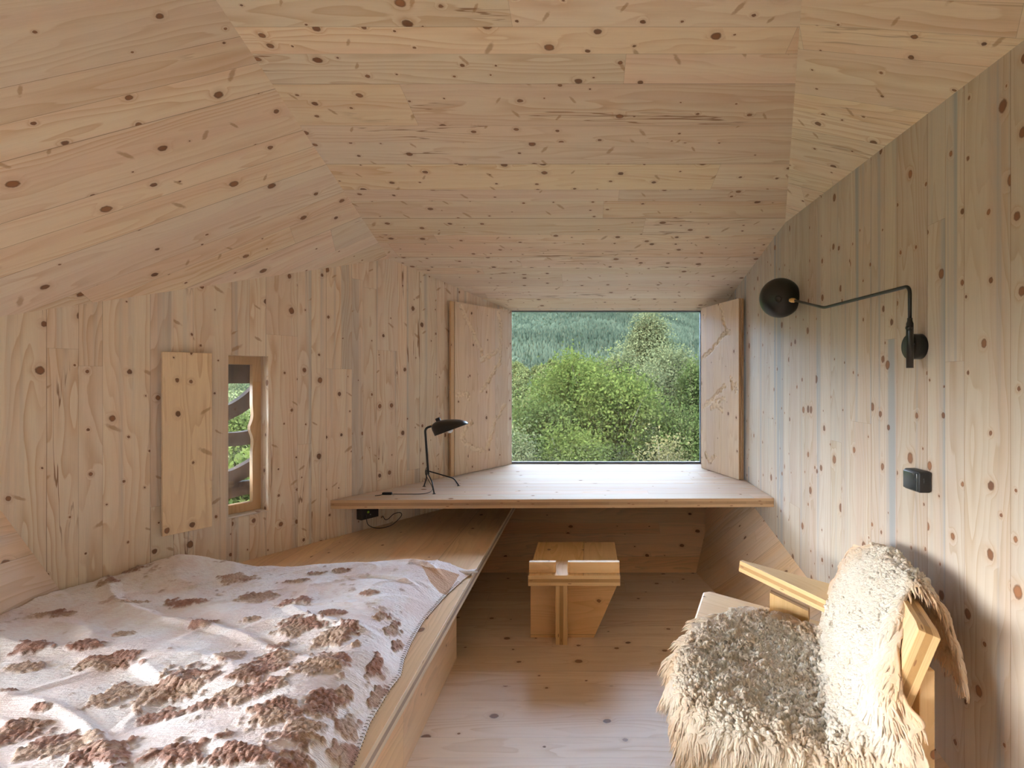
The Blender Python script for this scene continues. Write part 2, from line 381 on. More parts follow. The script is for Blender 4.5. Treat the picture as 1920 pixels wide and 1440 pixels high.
M['chair'] = pine('pine_chair_boards', w=.30, L=2.2, light=(.83, .59, .32), dark=(.70, .44, .20), pink=(.79, .54, .28), knots=.4, kcell=(.26, .12), seed=14.0)
M['wframe'] = pine('pine_window_frame', w=.4, L=4, light=(.70, .47, .27), dark=(.6, .37, .2), pink=(.68, .45, .26), knots=.3, seed=15.0)
M['ply'] = ply('ply_edge', (.68, .44, .25), (.52, .32, .17))
M['ply_warm'] = ply('ply_edge_warm', (.80, .52, .25), (.55, .31, .12))
M['ply_pale'] = ply('ply_edge_pale', (.76, .63, .49), (.45, .34, .27))
M['black'] = plain('black_lacquer_metal', (.012, .012, .012), .32, spec=.5)
M['black_matt'] = plain('black_plastic', (.014, .013, .014), .5)
M['brass'] = plain('brushed_brass', (.78, .50, .20), .28, 1.0)
M['white'] = plain('opal_white_glass', (.85, .85, .85), .3)
M['alu'] = plain('grey_metal_trim', (.16, .19, .23), .5, .3)
M['glass'] = glass_mat('window_glass', (.96, .98, .97), 1.2)
M['timber'] = plain('weathered_dark_timber', (.014, .009, .007), .95, noise_amt=.4, scale=9, spec=0.05)

# ------------------------------------------------------------------ room shell
XR = 1.276; YW = 5.0; HD = .694; HB = .436; LS = .66
def xl(y): return -4.033+LS*y
def zc(y): return 2.165+.21*(5-y)
wn_in = V((1, -LS, 0)).normalized(); wt = V((LS, 1, 0)).normalized()      # left wall: inward normal, tangent
def isect(p0, n0, p1, n1, p2, n2):
    A = np.array([list(n0), list(n1), list(n2)]); b = np.array([V(n0).dot(V(p0)), V(n1).dot(V(p1)), V(n2).dot(V(p2))])
    return V(np.linalg.solve(A, b).tolist())
YB = -1.7
mid_p = V((0, 5, 2.165)); mid_n = V((0, .21, 1))
lw_p = V((xl(3), 3, 0)); lw_n = V((1, -LS, 0))
S1 = V((-1.299, 1.831, zc(1.831))); S2 = V((.753, 1.831, zc(1.831)))
V2 = V((XR, 3.362, zc(3.362)))
# V1: left wall, middle ceiling; keep the photographed position
V1 = V((xl(3.885), 3.885, zc(3.885)))
WL = V((xl(2.273), 2.273, 1.778))
cl_n = (V1-S1).cross(WL-S1).normalized()
WR = V((XR, 1.525, 2.491)); cr_n = (V2-S2).cross(WR-S2).normalized()
def zplane(p, n, x, y): return p.z-((x-p.x)*n.x+(y-p.y)*n.y)/n.z
def ext(a, b, y):
    t = (y-a.y)/(b.y-a.y); return a+(b-a)*t
S1b = ext(V1, S1, YB); S2b = ext(V2, S2, YB)
S1b = V((S1b.x, YB, zc(YB))); S2b = V((S2b.x, YB, zc(YB)))
SW0, SW1 = -1.6, 1.8  # span of the added fill window
fac_x = lambda z: -2.43-.25*(z-.5)
# ceiling polygons (front face looks down)
V1w = V((xl(YW), YW, zc(YW)))
o = prism('ceiling', [V1, V((xl(YW), YW, zc(YW))), V((XR, YW, zc(YW))), V2, S2b, S1b], .12, [M['ceil_mid']], (1, 0, 0), edge_mat=False)
tag(o, kind='structure')
# left ceiling: from V1 along the left wall to the far left and back
def left_ceiling_at(x, y): return V((x, y, zplane(V1, cl_n, x, y)))
a0 = left_ceiling_at(xl(1.6), 1.6); a1 = left_ceiling_at(xl(1.6), YB)
pA, pB = at(0, 317, 1), at(530, 192, 1)
def hit(px, py, p, n):
    c0 = V((0, 0, 1.5)); d = at(px, py, 1)-c0; return c0+d*((p-c0).dot(n)/d.dot(n))
dl = hit(560, 242, V1, cl_n)-hit(0, 415, V1, cl_n)
o = prism('ceiling_left', [V1, S1b, a1, a0], .12, [M['ceil_left']], dl, edge_mat=False); tag(o, kind='structure')
b1 = V((XR, YB, zplane(V2, cr_n, XR, YB)))
dr = hit(1715, 237, V2, cr_n)-hit(1490, 200, V2, cr_n)
o = prism('ceiling_right', [V2, b1, S2b], .12, [M['ceil_right']], dr, edge_mat=False); tag(o, kind='structure')
# right wall
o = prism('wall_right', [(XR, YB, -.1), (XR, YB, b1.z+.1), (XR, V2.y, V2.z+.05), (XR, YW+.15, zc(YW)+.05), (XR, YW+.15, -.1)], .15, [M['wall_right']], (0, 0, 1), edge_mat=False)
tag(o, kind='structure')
# left wall with the narrow window opening
wy0, wy1, wz0, wz1 = 2.997, 3.178, .702, 1.642
hole = [(xl(wy0), wy0, wz0), (xl(wy1), wy1, wz0), (xl(wy1), wy1, wz1), (xl(wy0), wy0, wz1)]
def lw(y, z, d=0): p = V((xl(y), y, z)); return p+wn_in*d
zt = lambda y: zplane(V1, cl_n, xl(y), y)
o = prism('wall_left', [lw(1.6, -.1), lw(5.02, -.1), lw(5.02, zc(5)+.05), lw(V1.y, V1.z+.03), lw(1.6, a0.z+.03)], .16, [M['wall_left']], (0, 0, 1), holes=[hole], edge_mat=False)
tag(o, kind='structure')
# leaning low wall at the far left, by the bed
o = prism('wall_left_near', [(fac_x(0), 2.62, 0), (fac_x(3.2), 2.62, 3.2), (fac_x(3.2), YB, 3.2), (fac_x(0), YB, 0)], .1, [M['facet']], (0, 1, 0), edge_mat=False,
          holes=[[(fac_x(.5), SW0, .5), (fac_x(.5), SW1, .5), (fac_x(2.5), SW1, 2.5), (fac_x(2.5), SW0, 2.5)]])  # opening for the added window, out of view
tag(o, kind='structure')
w3 = prism('added_fill_window', [(fac_x(.5)-.06, SW1, .5), (fac_x(2.5)-.06, SW1, 2.5), (fac_x(2.5)-.06, SW0, 2.5), (fac_x(.5)-.06, SW0, .5)], .006, [M['glass']], (0, 1, 0)); tag(w3, kind='structure')  # unseen window, added only to let fill light in
# floor
o = box('floor', (-3.2, YB, -.1), (XR+.05, 5.1, 0), [M['floor']], (1, 0, 0), edge_mat=False); tag(o, kind='structure')
# slanted lower wall under the desk, planks across
sl = .70
def zs(y): return sl*(y-4.066)
P1 = V((.851, 4.066, 0)); P2 = V((.991, 4.376, .217))
fl = V((1.276, 1.10, 0)) ; fn = (fl-P1).cross(V((1.276, 3.92, .52))-P1).normalized()
o = prism('wall_front', [(-2.2, 4.066, 0), (P1.x, P1.y, 0), (P2.x, P2.y, zs(P2.y)), (1.14, 5.0, zs(5.0)), (-2.2, 5.0, zs(5.0))], .1, [M['under']], (1, 0, 0), edge_mat=False)
tag(o, kind='structure')
def zf(x, y): return zplane(P1, fn, x, y)
P3 = hit(1375, 952, P1, fn); d23 = (P3-P2); P3r = P2+d23*((XR-P2.x)/d23.x)
o = prism('wall_front_right', [P1, (XR, 1.10, 0), (XR, P3r.y, zf(XR, P3r.y)), P2], .1, [M['facet']], d23, edge_mat=False); tag(o, kind='structure')
o = prism('wall_front_right_upper', [P2, (XR, P3r.y, zf(XR, P3r.y)), (1.14, 5.0, zs(5.0))], .05, [M['under']], d23, edge_mat=False); tag(o, kind='structure')
# wall round the big window (strip at its right, sill below, lintel above) – at the window plane
WX0, WX1, WZ0, WZ1 = -.757, 1.097, .694, 2.163
o = prism('wall_window', [(-1.4, YW, .5), (XR+.05, YW, .5), (XR+.05, YW, 2.4), (-1.4, YW, 2.4)], .056, [M['shutter']], (0, 0, 1),
          holes=[[(WX0, YW, WZ0), (WX1, YW, WZ0), (WX1, YW, WZ1), (WX0, YW, WZ1)]], edge_mat=False)
tag(o, kind='structure')
# back of the room, behind the camera: wall with a wide glazed door
o = prism('wall_back', [(XR+.1, YB, -.1), (-4.4, YB, -.1), (-4.4, YB, 4.2), (XR+.1, YB, 4.2)], .12, [M['wall_left']], (0, 0, 1),
          edge_mat=False)
tag(o, kind='structure')

# ------------------------------------------------------------------ big window
w1 = empty('window_1', (0, YW, WZ0)); tag(w1, kind='structure')
f = .018
box('window_frame', (WX0, YW+.02, WZ0), (WX1, YW+.044, WZ0+f), [M['alu']], parent=w1)
box('window_frame', (WX0, YW+.02, WZ1-f*.6), (WX1, YW+.08, WZ1), [M['alu']], parent=w1)
box('window_frame', (WX0, YW+.02, WZ0+f), (WX0+.006, YW+.052, WZ1-f*.6), [M['alu']], parent=w1)
box('window_frame', (WX1-.006, YW+.02, WZ0+f), (WX1, YW+.052, WZ1-f*.6), [M['alu']], parent=w1)
box('pane', (WX0+.01, YW+.045, WZ0+f), (WX1-.01, YW+.051, WZ1-f*.6), [M['glass']], axis='y', parent=w1)
# ------------------------------------------------------------------ narrow window
w2 = empty('window_2', lw(3.09, wz0)); tag(w2, kind='structure')
def fr(y0, y1, z0, z1, d0, d1, name, mats, par=w2, bevel=0):
    """a board parallel to the left wall; depth d0 (front) to d1 (back), positive = into the wall"""
    return prism(name, [lw(y0, z0, -d0), lw(y1, z0, -d0), lw(y1, z1, -d0), lw(y0, z1, -d0)], d1-d0, mats, (0, 0, 1), parent=par, bevel=bevel, edge_mat=False)
D = .0925
fr(wy0-.03, wy1+.002, wz0, wz0+.055, D, D+.038, 'bottom_rail', [M['wframe']])
fr(wy0-.03, wy1+.002, wz1-.05, wz1, D, D+.038, 'top_rail', [M['wframe']])
fr(wy0-.03, wy0-.004, wz0, wz1, D, D+.038, 'stile', [M['wframe']])
# right stile with a carved wave on its inner edge
sy = []
for i in range(41):
    z = wz0+.055+(wz1-.05-wz0-.055)*i/40
    g = .012*math.exp(-((z-1.205)/.035)**2)-.004*math.exp(-((z-1.285)/.04)**2)-.004*math.exp(-((z-1.12)/.04)**2)
    sy.append((wy1-.040-g, z))
pts = [lw(wy1+.002, wz0+.055, -D+.001), lw(wy1+.002, wz1-.05, -D+.001)]+[lw(y, z, -D+.001) for y, z in sy[::-1]]
prism('stile', pts, .036, [M['wframe']], (0, 0, 1), parent=w2, edge_mat=False)
fr(wy0-.01, wy1-.03, wz0+.04, wz1-.04, D+.03, D+.035, 'pane', [M['glass']])
box_s = fr(wy0, wy1, wz0-.004, wz0+.003, .0, D, 'sill', [M['ply_pale']])

# ------------------------------------------------------------------ desk
dk = prism('desk', [(-1.715, 3.497, HD), (XR-.002, 3.556, HD), (XR-.002, YW+.01, HD), (xl(YW)+.003, YW+.01, HD)], .06, [M['desk'], M['ply']], (1, 0.01, 0), bevel=.0015)
tag(dk, 'wide pine desk top running wall to wall below the big window', 'desk')
# ------------------------------------------------------------------ bed platform
pf = empty('bed_platform', (-.7, 2, 0)); tag(pf, 'low pine sleeping platform built against the left wall', 'platform')
def xe(z): return -2.43-.25*(z-.5)
prism('platform_top', [(xe(HB), .2, HB), (-.62, .2, HB), (-.62, 4.64, HB), (xl(4.64)+.004, 4.64, HB), (xl(2.44), 2.44, HB)], .06, [M['bench'], M['ply_pale']], (0, 1, 0), parent=pf, bevel=.0015)
box('front_panel', (-.745, .2, 0), (-.70, 2.81, HB-.06), [M['bench'], M['bench']], (0, 1, 0), parent=pf, axis='x', edge_mat=False)
box('end_panel', (-2.3, 2.765, 0), (-.746, 2.81, HB-.06), [M['bench'], M['bench']], (1, 0, 0), parent=pf, axis='y', edge_mat=False)

# ------------------------------------------------------------------ shutters of the big window with carved tracks
def seg_dist(p, a, b):
    ab = b-a; t = max(0, min(1, (p-a).dot(ab)/max(ab.length_squared, 1e-9))); return (p-(a+ab*t)).length
def carved(name, A, B, z0, z1, thick, tracks, parent, flip=1, holes_n=()):
    """front face is a dense grid from A (u=0) to B (u=1), bottom z0 to top z1, dented along the tracks"""
    A = V(A); B = V(B); d = (B-A); W = d.length; t = d.normalized(); n = V((t.y, -t.x, 0))*flip
    nu, nv = 170, 400
    uu = np.linspace(0, W, nu); vv = np.linspace(z0, z1, nv)
    Ug, Vg = np.meshgrid(uu, vv, indexing='ij'); dep = np.zeros_like(Ug)
    rng = random.Random(hash(name) % 97 + int(flip*5))
    rng = random.Random(11 if flip > 0 else 23)
    for tr in tracks:
        P = [(u*W, z1-(z1-z0)*v) for u, v in tr]
        for (x0, y0), (x1, y1) in zip(P, P[1:]):
            L = math.hypot(x1-x0, y1-y0); k = max(1, int(L/.0145))
            for i in range(k+1):
                q = i/max(k, 1); nx = -(y1-y0)/L; ny = (x1-x0)/L
                for side in ((1, -1) if rng.random() < .55 else (rng.choice((1, -1)),)):
                    o_ = side*rng.uniform(.003, .016); cx = x0+(x1-x0)*q+nx*o_+rng.uniform(-.002, .002); cy = y0+(y1-y0)*q+ny*o_
                    r = rng.uniform(.009, .0150); i0 = np.abs(uu-cx) < r; j0 = np.abs(vv-cy) < r
                    if not i0.any() or not j0.any(): continue
                    sub = np.ix_(i0, j0)
                    dd = 1-((Ug[sub]-cx)**2+(Vg[sub]-cy)**2)/r**2
                    dep[sub] = np.maximum(dep[sub], np.sqrt(np.clip(dd, 0, 1))*r*.72)
    co = np.zeros((nu, nv, 3))
    for k in range(3):
        co[..., k] = (A[k] if k < 2 else 0)+Ug*t[k]-dep*n[k]
    co[..., 2] = Vg
    verts = co.reshape(-1, 3); F = grid_faces(nu, nv)
    base = len(verts)
    cr_ = [V((A.x, A.y, z0)), V((B.x, B.y, z0)), V((B.x, B.y, z1)), V((A.x, A.y, z1))]
    bk_ = [c-n*thick for c in cr_]
    verts = np.vstack([verts, np.array([list(c) for c in cr_+bk_])])
    ex = [[base+0, base+1, base+5, base+4], [base+1, base+2, base+6, base+5], [base+2, base+3, base+7, base+6], [base+3, base+0, base+4, base+7], [base+4, base+5, base+6, base+7]]
    F = np.vstack([F, np.array(ex)])
    o = np_mesh(name, verts, F, [M['carved'], M['ply']], parent)
    me = o.data; uvl = me.uv_layers.new(name='UVMap')
    li = np.zeros(len(me.loops), dtype=np.int32); me.loops.foreach_get('vertex_index', li)
    vc = np.zeros(len(me.vertices)*3, dtype=np.float32); me.vertices.foreach_get('co', vc); vc = vc.reshape(-1, 3)
    uvs = np.stack([vc[li, 2], vc[li, 0]*t.x+vc[li, 1]*t.y], 1)
    npoly = len(me.polygons)
    for pi in range(npoly-5, npoly-1):
        p = me.polygons[pi]; p.material_index = 1
        for l in p.loop_indices:
            v = li[l]; uvs[l] = (vc[v, 2]+vc[v, 0], 0.0 if v >= base+4 else 1.0)
    uvl.data.foreach_set('uv', uvs.astype(np.float32).ravel())
    bmx = bmesh.new(); bmx.from_mesh(me); bmesh.ops.recalc_face_normals(bmx, faces=bmx.faces); bmx.to_mesh(me); bmx.free()
    ca = me.attributes.new('cut', 'FLOAT', 'POINT'); cvv = np.zeros(len(me.vertices), dtype=np.float32); cvv[:nu*nv] = np.clip(dep.ravel()/.004, 0, 1); ca.data.foreach_set('value', cvv)
    sm = np.ones(len(me.polygons), dtype=bool); sm[-5:] = False
    me.polygons.foreach_set('use_smooth', sm)
    return o
ZS0, ZS1 = HD+.004, 2.152
sL = empty('folding_shutter', (-1.09, 4.36, ZS0)); tag(sL, 'pine folding shutter with carved winding tracks, standing behind the desk lamp', 'shutter')
trL = [[(.10, .02), (.25, .12), (.40, .22), (.47, .27), (.47, .33), (.62, .30), (.80, .26)],
       [(.80, .02), (.86, .10), (.86, .22), (.84, .34), (.72, .39), (.60, .46), (.46, .52)],
       [(.04, .535), (.12, .53), (.22, .535), (.26, .56)],
       [(.95, .60), (.85, .66), (.74, .70), (.66, .80), (.58, .88), (.46, .875), (.33, .86), (.20, .83), (.12, .78), (.20, .725), (.30, .70)]]
carved('shutter_leaf', (-1.100, 4.36, 0), (-.745, 4.925, 0), ZS0, ZS1, .03, trL, sL, flip=1)
nL = V((.565, -.355, 0)).normalized()
prism('hinge_strip', [V((-1.122, 4.325, ZS0)), V((-1.104, 4.354, ZS0)), V((-1.104, 4.354, ZS1)), V((-1.122, 4.325, ZS1))], .02, [M['wframe']], (0, 0, 1), parent=sL, edge_mat=False)
sR = empty('folding_shutter', (1.2, 4.2, ZS0)); tag(sR, 'pine folding shutter with carved tracks, folded open against the right-hand wall', 'shutter')
trR = [[(.55, .02), (.62, .10), (.70, .17), (.78, .18)], [(.76, .18), (.60, .19), (.42, .24), (.20, .29), (.02, .31)],
       [(.66, .48), (.45, .53), (.20, .60), (.03, .62)], [(.66, .56), (.52, .57), (.35, .585), (.15, .59)], [(.60, .63), (.45, .60), (.28, .62)],
       [(.82, .43), (.86, .50), (.92, .47), (.95, .52)], [(.12, .90), (.25, .95), (.40, .90)]]
carved('shutter_leaf', (1.047, 4.773, 0), (1.218, 4.185, 0), ZS0, ZS1, .022, trR, sR, flip=1)
tR = V((1.218-1.047, 4.185-4.773, 0)).normalized(); nR = V((-tR.y, tR.x, 0))
if nR.x < 0: nR = -nR
for k in range(1):
    a = V((1.047, 4.773, ZS0))+nR*.027; b_ = V((1.218, 4.185, ZS0))+nR*.027
    prism('shutter_leaf', [a, b_, b_+V((0, 0, ZS1-ZS0)), a+V((0, 0, ZS1-ZS0))], .018, [M['shutter'], M['ply']], (0, 0, 1), parent=sR, bevel=.001)

# shutter board of the narrow window
sp = prism('shutter_board', [lw(2.727, .690, .055), lw(2.912, .690, .055), lw(2.912, 1.646, .055), lw(2.727, 1.646, .055)], .02, [M['panel'], M['panel']], (0, 0, 1), bevel=.002, edge_mat=False)
tag(sp, 'narrow plain pine shutter board hung on the wall left of the slim window', 'shutter')

# ------------------------------------------------------------------ stool
st = empty('stool', (-.07, 3.1, 0)); tag(st, 'squat pine stool with a split front lip standing below the desk', 'stool')
x0, x1 = -.331, .190
box('seat', (x0, 2.95, .335), (x1, 3.56, .395), [M['stool'], M['ply_warm']], (0, 1, 0), parent=st, bevel=.0025)
box('lip', (x0+.002, 2.985, .396), (-.177, 3.015, .458), [M['stool'], M['stool']], (1, 0, 0), parent=st, axis='y', bevel=.002, edge_mat=False)
box('lip', (-.109, 2.985, .396), (x1-.002, 3.015, .458), [M['stool'], M['stool']], (1, 0, 0), parent=st, axis='y', bevel=.002, edge_mat=False)
prism('front_panel', [(x0+.004, 3.04, 0), (.042, 3.04, 0), (.176, 3.04, .30), (.176, 3.04, .334), (x0+.004, 3.04, .334)], .05, [M['stool'], M['ply_warm']], (1, 0, 0), parent=st, bevel=.0015)
prism('back_panel', [(x0+.004, 3.48, 0), (.042, 3.48, 0), (.176, 3.48, .30), (.176, 3.48, .334), (x0+.004, 3.48, .334)], .05, [M['stool'], M['ply_warm']], (1, 0, 0), parent=st, bevel=.0015)
prism('leg', [(-.110, 2.955, 0), (-.110, 3.038, 0), (-.110, 3.038, .334), (-.110, 2.955, .334)], .066, [M['stool'], M['ply_warm']], (0, 0, 1), parent=st, bevel=.0015)

# ------------------------------------------------------------------ lounge chair
CO = V((.588, 2.62, 0)); cs = V((.942, -.335, 0)); cv = V((-.335, -.942, 0))
def ch(s, v, z): return CO+cs*s+cv*v+V((0, 0, z))
chr_ = empty('lounge_chair', ch(.35, .5, 0)); tag(chr_, 'low angular pine lounge chair draped with a fleece beside the right wall', 'chair')
sz = lambda s: .45-.145*s
cm = [M['chair'], M['ply_warm']]
prism('seat', [ch(.03, 0, sz(.03)), ch(0, .035, sz(0)), ch(0, .87, sz(0)), ch(.05, .93, sz(.05)), ch(.62, .93, sz(.62)), ch(.62, 0, sz(.62))], .06, cm, cs, parent=chr_, bevel=.008)
bt, bb = (.715, .80), (.555, .33)
prism('backrest', [ch(bb[0], .20, bb[1]), ch(bb[0], .95, bb[1]), ch(bt[0], .95, bt[1]-.01), ch(bt[0], .92, bt[1]), ch(bt[0], .24, bt[1]), ch(bt[0], .20, bt[1]-.03)], .058, cm, (0, 0, 1), parent=chr_, bevel=.002)
# far armrest: a tapering board on a block
A = at(1387, 1051, 2.56); B_ = at(1578, 1140, 2.16); Cc = at(1600, 1106, 2.32); A2 = at(1391, 1050, 2.63)
prism('armrest', [A, B_, Cc, A2], .052, cm, B_-A, parent=chr_, bevel=.002)
# support block under the armrest
b0 = at(1443, 1105, 2.46); b1_ = at(1516, 1140, 2.38)
prism('arm_block', [V((b0.x, b0.y, sz(.2)-.03)), V((b1_.x, b1_.y, sz(.2)-.03)), V((b1_.x, b1_.y, b1_.z-.015)), V((b0.x, b0.y, b0.z-.015))], .06, cm, (0, 0, 1), parent=chr_, bevel=.002)
prism('armrest', [ch(-.02, 1.02, .56), ch(.0, 1.06, .56), ch(.62, 1.18, .47), ch(.62, 1.01, .47)], .052, cm, cs, parent=chr_, bevel=.002) if False else None
# legs: board sides
def leg(s0, s1, v, zt, th=.045):
    return prism('leg', [ch(s0, v, 0), ch(s1, v, 0), ch(s1, v, zt), ch(s0, v, zt)], th, cm, (0, 0, 1), parent=chr_, bevel=.003)
leg(.12, .22, .87, .375); leg(.06, .16, .06, .375); leg(.60, .69, .12, .62)
prism('leg', [V((.955, 1.50, 0)), V((1.0, 1.50, 0)), V((1.0, 1.50, .665)), V((.955, 1.50, .665))], .10, cm, (0, 0, 1), parent=chr_, bevel=.003)
prism('side_rail', [ch(.10, .925, .29), ch(.62, .925, .22), ch(.62, .925, .30), ch(.10, .925, .375)], .04, cm, cs, parent=chr_, bevel=.003)

# ------------------------------------------------------------------ sheepskin on the chair
def catmull(P, n):
    """P (k,3) -> smooth samples"""
    P = np.asarray(P, float); Q = np.vstack([2*P[0]-P[1], P, 2*P[-1]-P[-2]]); o = []
    for i in range(1, len(Q)-2):
        for k in range(n):
            t = k/n; a, b, c, d = Q[i-1], Q[i], Q[i+1], Q[i+2]
            o.append(.5*((2*b)+(c-a)*t+(2*a-5*b+4*c-d)*t*t+(3*b-a-3*c+d)*t**3))
    o.append(P[-1]); return np.array(o)
g = .022
rows = [
 [(.16,.17,.455),(.09,.30,.465),(-.01,.42,.462),(-.045,.58,.44),(-.065,.78,.38),(.01,.98,.32),(.12,1.04,.13)],
 [(.20,.12,.452),(.16,.26,.46),(.10,.42,.465),(.04,.60,.468),(.02,.80,.462),(.08,.99,.42),(.18,1.07,.15)],
 [(.30,.10,.44),(.27,.25,.445),(.25,.42,.44),(.23,.60,.44),(.22,.80,.445),(.22,1.0,.42),(.22,1.08,.16)],
 [(.42,.11,.425),(.42,.26,.42),(.40,.42,.415),(.38,.60,.415),(.36,.80,.42),(.36,.99,.415),(.36,1.07,.22)],
 [(.51,.13,.43),(.51,.27,.42),(.50,.42,.415),(.49,.60,.415),(.48,.80,.42),(.50,.99,.40),(.60,1.09,.24)],
 [(.535,.14,.50),(.54,.27,.50),(.545,.42,.49),(.545,.60,.49),(.55,.80,.49),(.61,.99,.48),(.73,1.06,.42)],
 [(.57,.14,.62),(.575,.27,.62),(.58,.42,.60),(.58,.60,.59),(.59,.78,.58),(.62,.96,.56),(.72,1.03,.55)],
 [(.615,.14,.73),(.62,.27,.73),(.625,.42,.72),(.63,.56,.70),(.635,.72,.68),(.645,.89,.655),(.68,.985,.645)],
 [(.665,.22,.80),(.67,.31,.80),(.675,.42,.80),(.68,.55,.795),(.685,.67,.775),(.685,.80,.745),(.69,.90,.72)],
 [(.73,.30,.832),(.735,.36,.84),(.745,.45,.845),(.75,.54,.845),(.755,.63,.84),(.755,.69,.835),(.75,.73,.82)],
 [(.78,.37,.80),(.785,.44,.805),(.80,.52,.80),(.815,.60,.79),(.83,.66,.78),(.83,.72,.77),(.81,.76,.77)],
 [(.80,.44,.70),(.80,.49,.70),(.82,.55,.69),(.85,.62,.67),(.87,.68,.65),(.87,.74,.65),(.85,.79,.67)],
 [(.80,.50,.62),(.80,.54,.60),(.81,.59,.58),(.85,.66,.56),(.88,.72,.54),(.88,.78,.55),(.86,.83,.58)],
]
G0 = np.array([[list(ch(s, v, z)) for s, v, z in r] for r in rows])
NSUB = 14
G1 = np.array([catmull(G0[i], NSUB) for i in range(G0.shape[0])])
G2 = np.array([catmull(G1[:, j], NSUB) for j in range(G1.shape[1])]).transpose(1, 0, 2)
nu, nv = G2.shape[:2]
du = np.gradient(G2, axis=0); dv = np.gradient(G2, axis=1)
nrm = np.cross(du, dv); nrm /= np.linalg.norm(nrm, axis=2, keepdims=True)+1e-9
if nrm[20, 30, 2] < 0: nrm = -nrm
hgt = np.zeros((nu, nv))
for i in range(nu):
    for j in range(nv):
        p = V(G2[i, j]); dd_, pp_ = noise.voronoi(p*25+V((noise.noise(p*20), noise.noise(p*20+V((5, 0, 0))), 0))*.8)
        hgt[i, j] = noise.fractal(p*26, 1, 2, 3)*.007+noise.noise(p*9)*.012+max(0, .62-dd_[0])*.026
top = G2+nrm*hgt[..., None]
edge_d = np.minimum(np.minimum(np.arange(nu)[:, None], nu-1-np.arange(nu)[:, None]), np.minimum(np.arange(nv)[None, :], nv-1-np.arange(nv)[None, :]))
fl_ = np.clip(edge_d/4, 0, 1)[..., None]
# ragged outline
for i in range(nu):
    for j in range(nv):
        if edge_d[i, j] < 14:
            k = (14-edge_d[i, j])/14; p = V(G2[i, j])
            inw = (G2[min(max(i, 16), nu-17), min(max(j, 16), nv-17)]-G2[i, j])
            top[i, j] += inw*k*(.38+.95*noise.noise(p*11+V((3, 1, 7))))*.75
        if j > nv-14 and i < 72: top[i, j] += np.array(list(cs))*.02*noise.noise(V(G2[i, j])*16)*(j-nv+14)/14
bot = top-nrm*.006
verts = np.vstack([top.reshape(-1, 3), bot.reshape(-1, 3)])
F = grid_faces(nu, nv); Fb = F[:, ::-1]+nu*nv
side = []
for i in range(nu-1):
    for j in (0, nv-1):
        a = i*nv+j; b = a+nv; side.append([a, b, b+nu*nv, a+nu*nv])
for j in range(nv-1):
    for i in (0, nu-1):
        a = i*nv+j; b = a+1; side.append([a, b, b+nu*nv, a+nu*nv])
F = np.vstack([F, Fb, np.array(side)])
def attr_mat(name, c_lo, c_hi, attr, rough=.9, sheen=.0, mottle=.15, mscale=60, extra=None):
    m, t, b, o = mat_new(name); N = NB(t)
    at_ = t.nodes.new('ShaderNodeAttribute'); at_.attribute_name = attr
    tc = t.nodes.new('ShaderNodeTexCoord'); n = N.noise(tc.outputs['Object'], mscale, 3)
    c = N.mix(at_.outputs['Fac'], col(c_lo), col(c_hi))
    c = N.mix(N.m('MULTIPLY', N.smooth(n, .35, .7), mottle), c, col([x*.55 for x in c_lo]))
    t.links.new(c, b.inputs['Base Color']); b.inputs['Roughness'].default_value = rough
    b.inputs['Specular IOR Level'].default_value = .1
    b.inputs['Subsurface Weight'].default_value = 0
    if sheen: b.inputs['Sheen Weight'].default_value = sheen
    return m, t, b, N
M['wool'], _, _, _ = attr_mat('cream_wool', (.87, .79, .68), (.80, .55, .33), 'tan', sheen=.3, mottle=.0)
fleece = np_mesh('sheepskin', verts, F, [M['wool']], None, True)
tanv = np.zeros(len(verts)); 
def tan_at(i, j, p):
    e_ = 1-min(edge_d[int(i), int(j)]/20, 1)
    back = 1 if i > 134 else 0
    sidej = max(0, (j-(nv-22))/22)
    return max(0, min(1, .85*max(e_*.7, back*.8, sidej*1.1)+.45*noise.noise(p*7)))
for k in range(nu*nv):
    tv = tan_at(k//nv, k % nv, V(verts[k])); tanv[k] = tv; tanv[k+nu*nv] = tv
la = fleece.data.attributes.new('tan', 'FLOAT', 'POINT'); la.data.foreach_set('value', tanv.astype(np.float32)[:len(fleece.data.vertices)])
tag(fleece, 'shaggy cream sheepskin thrown over the seat and back of the lounge chair', 'sheepskin')
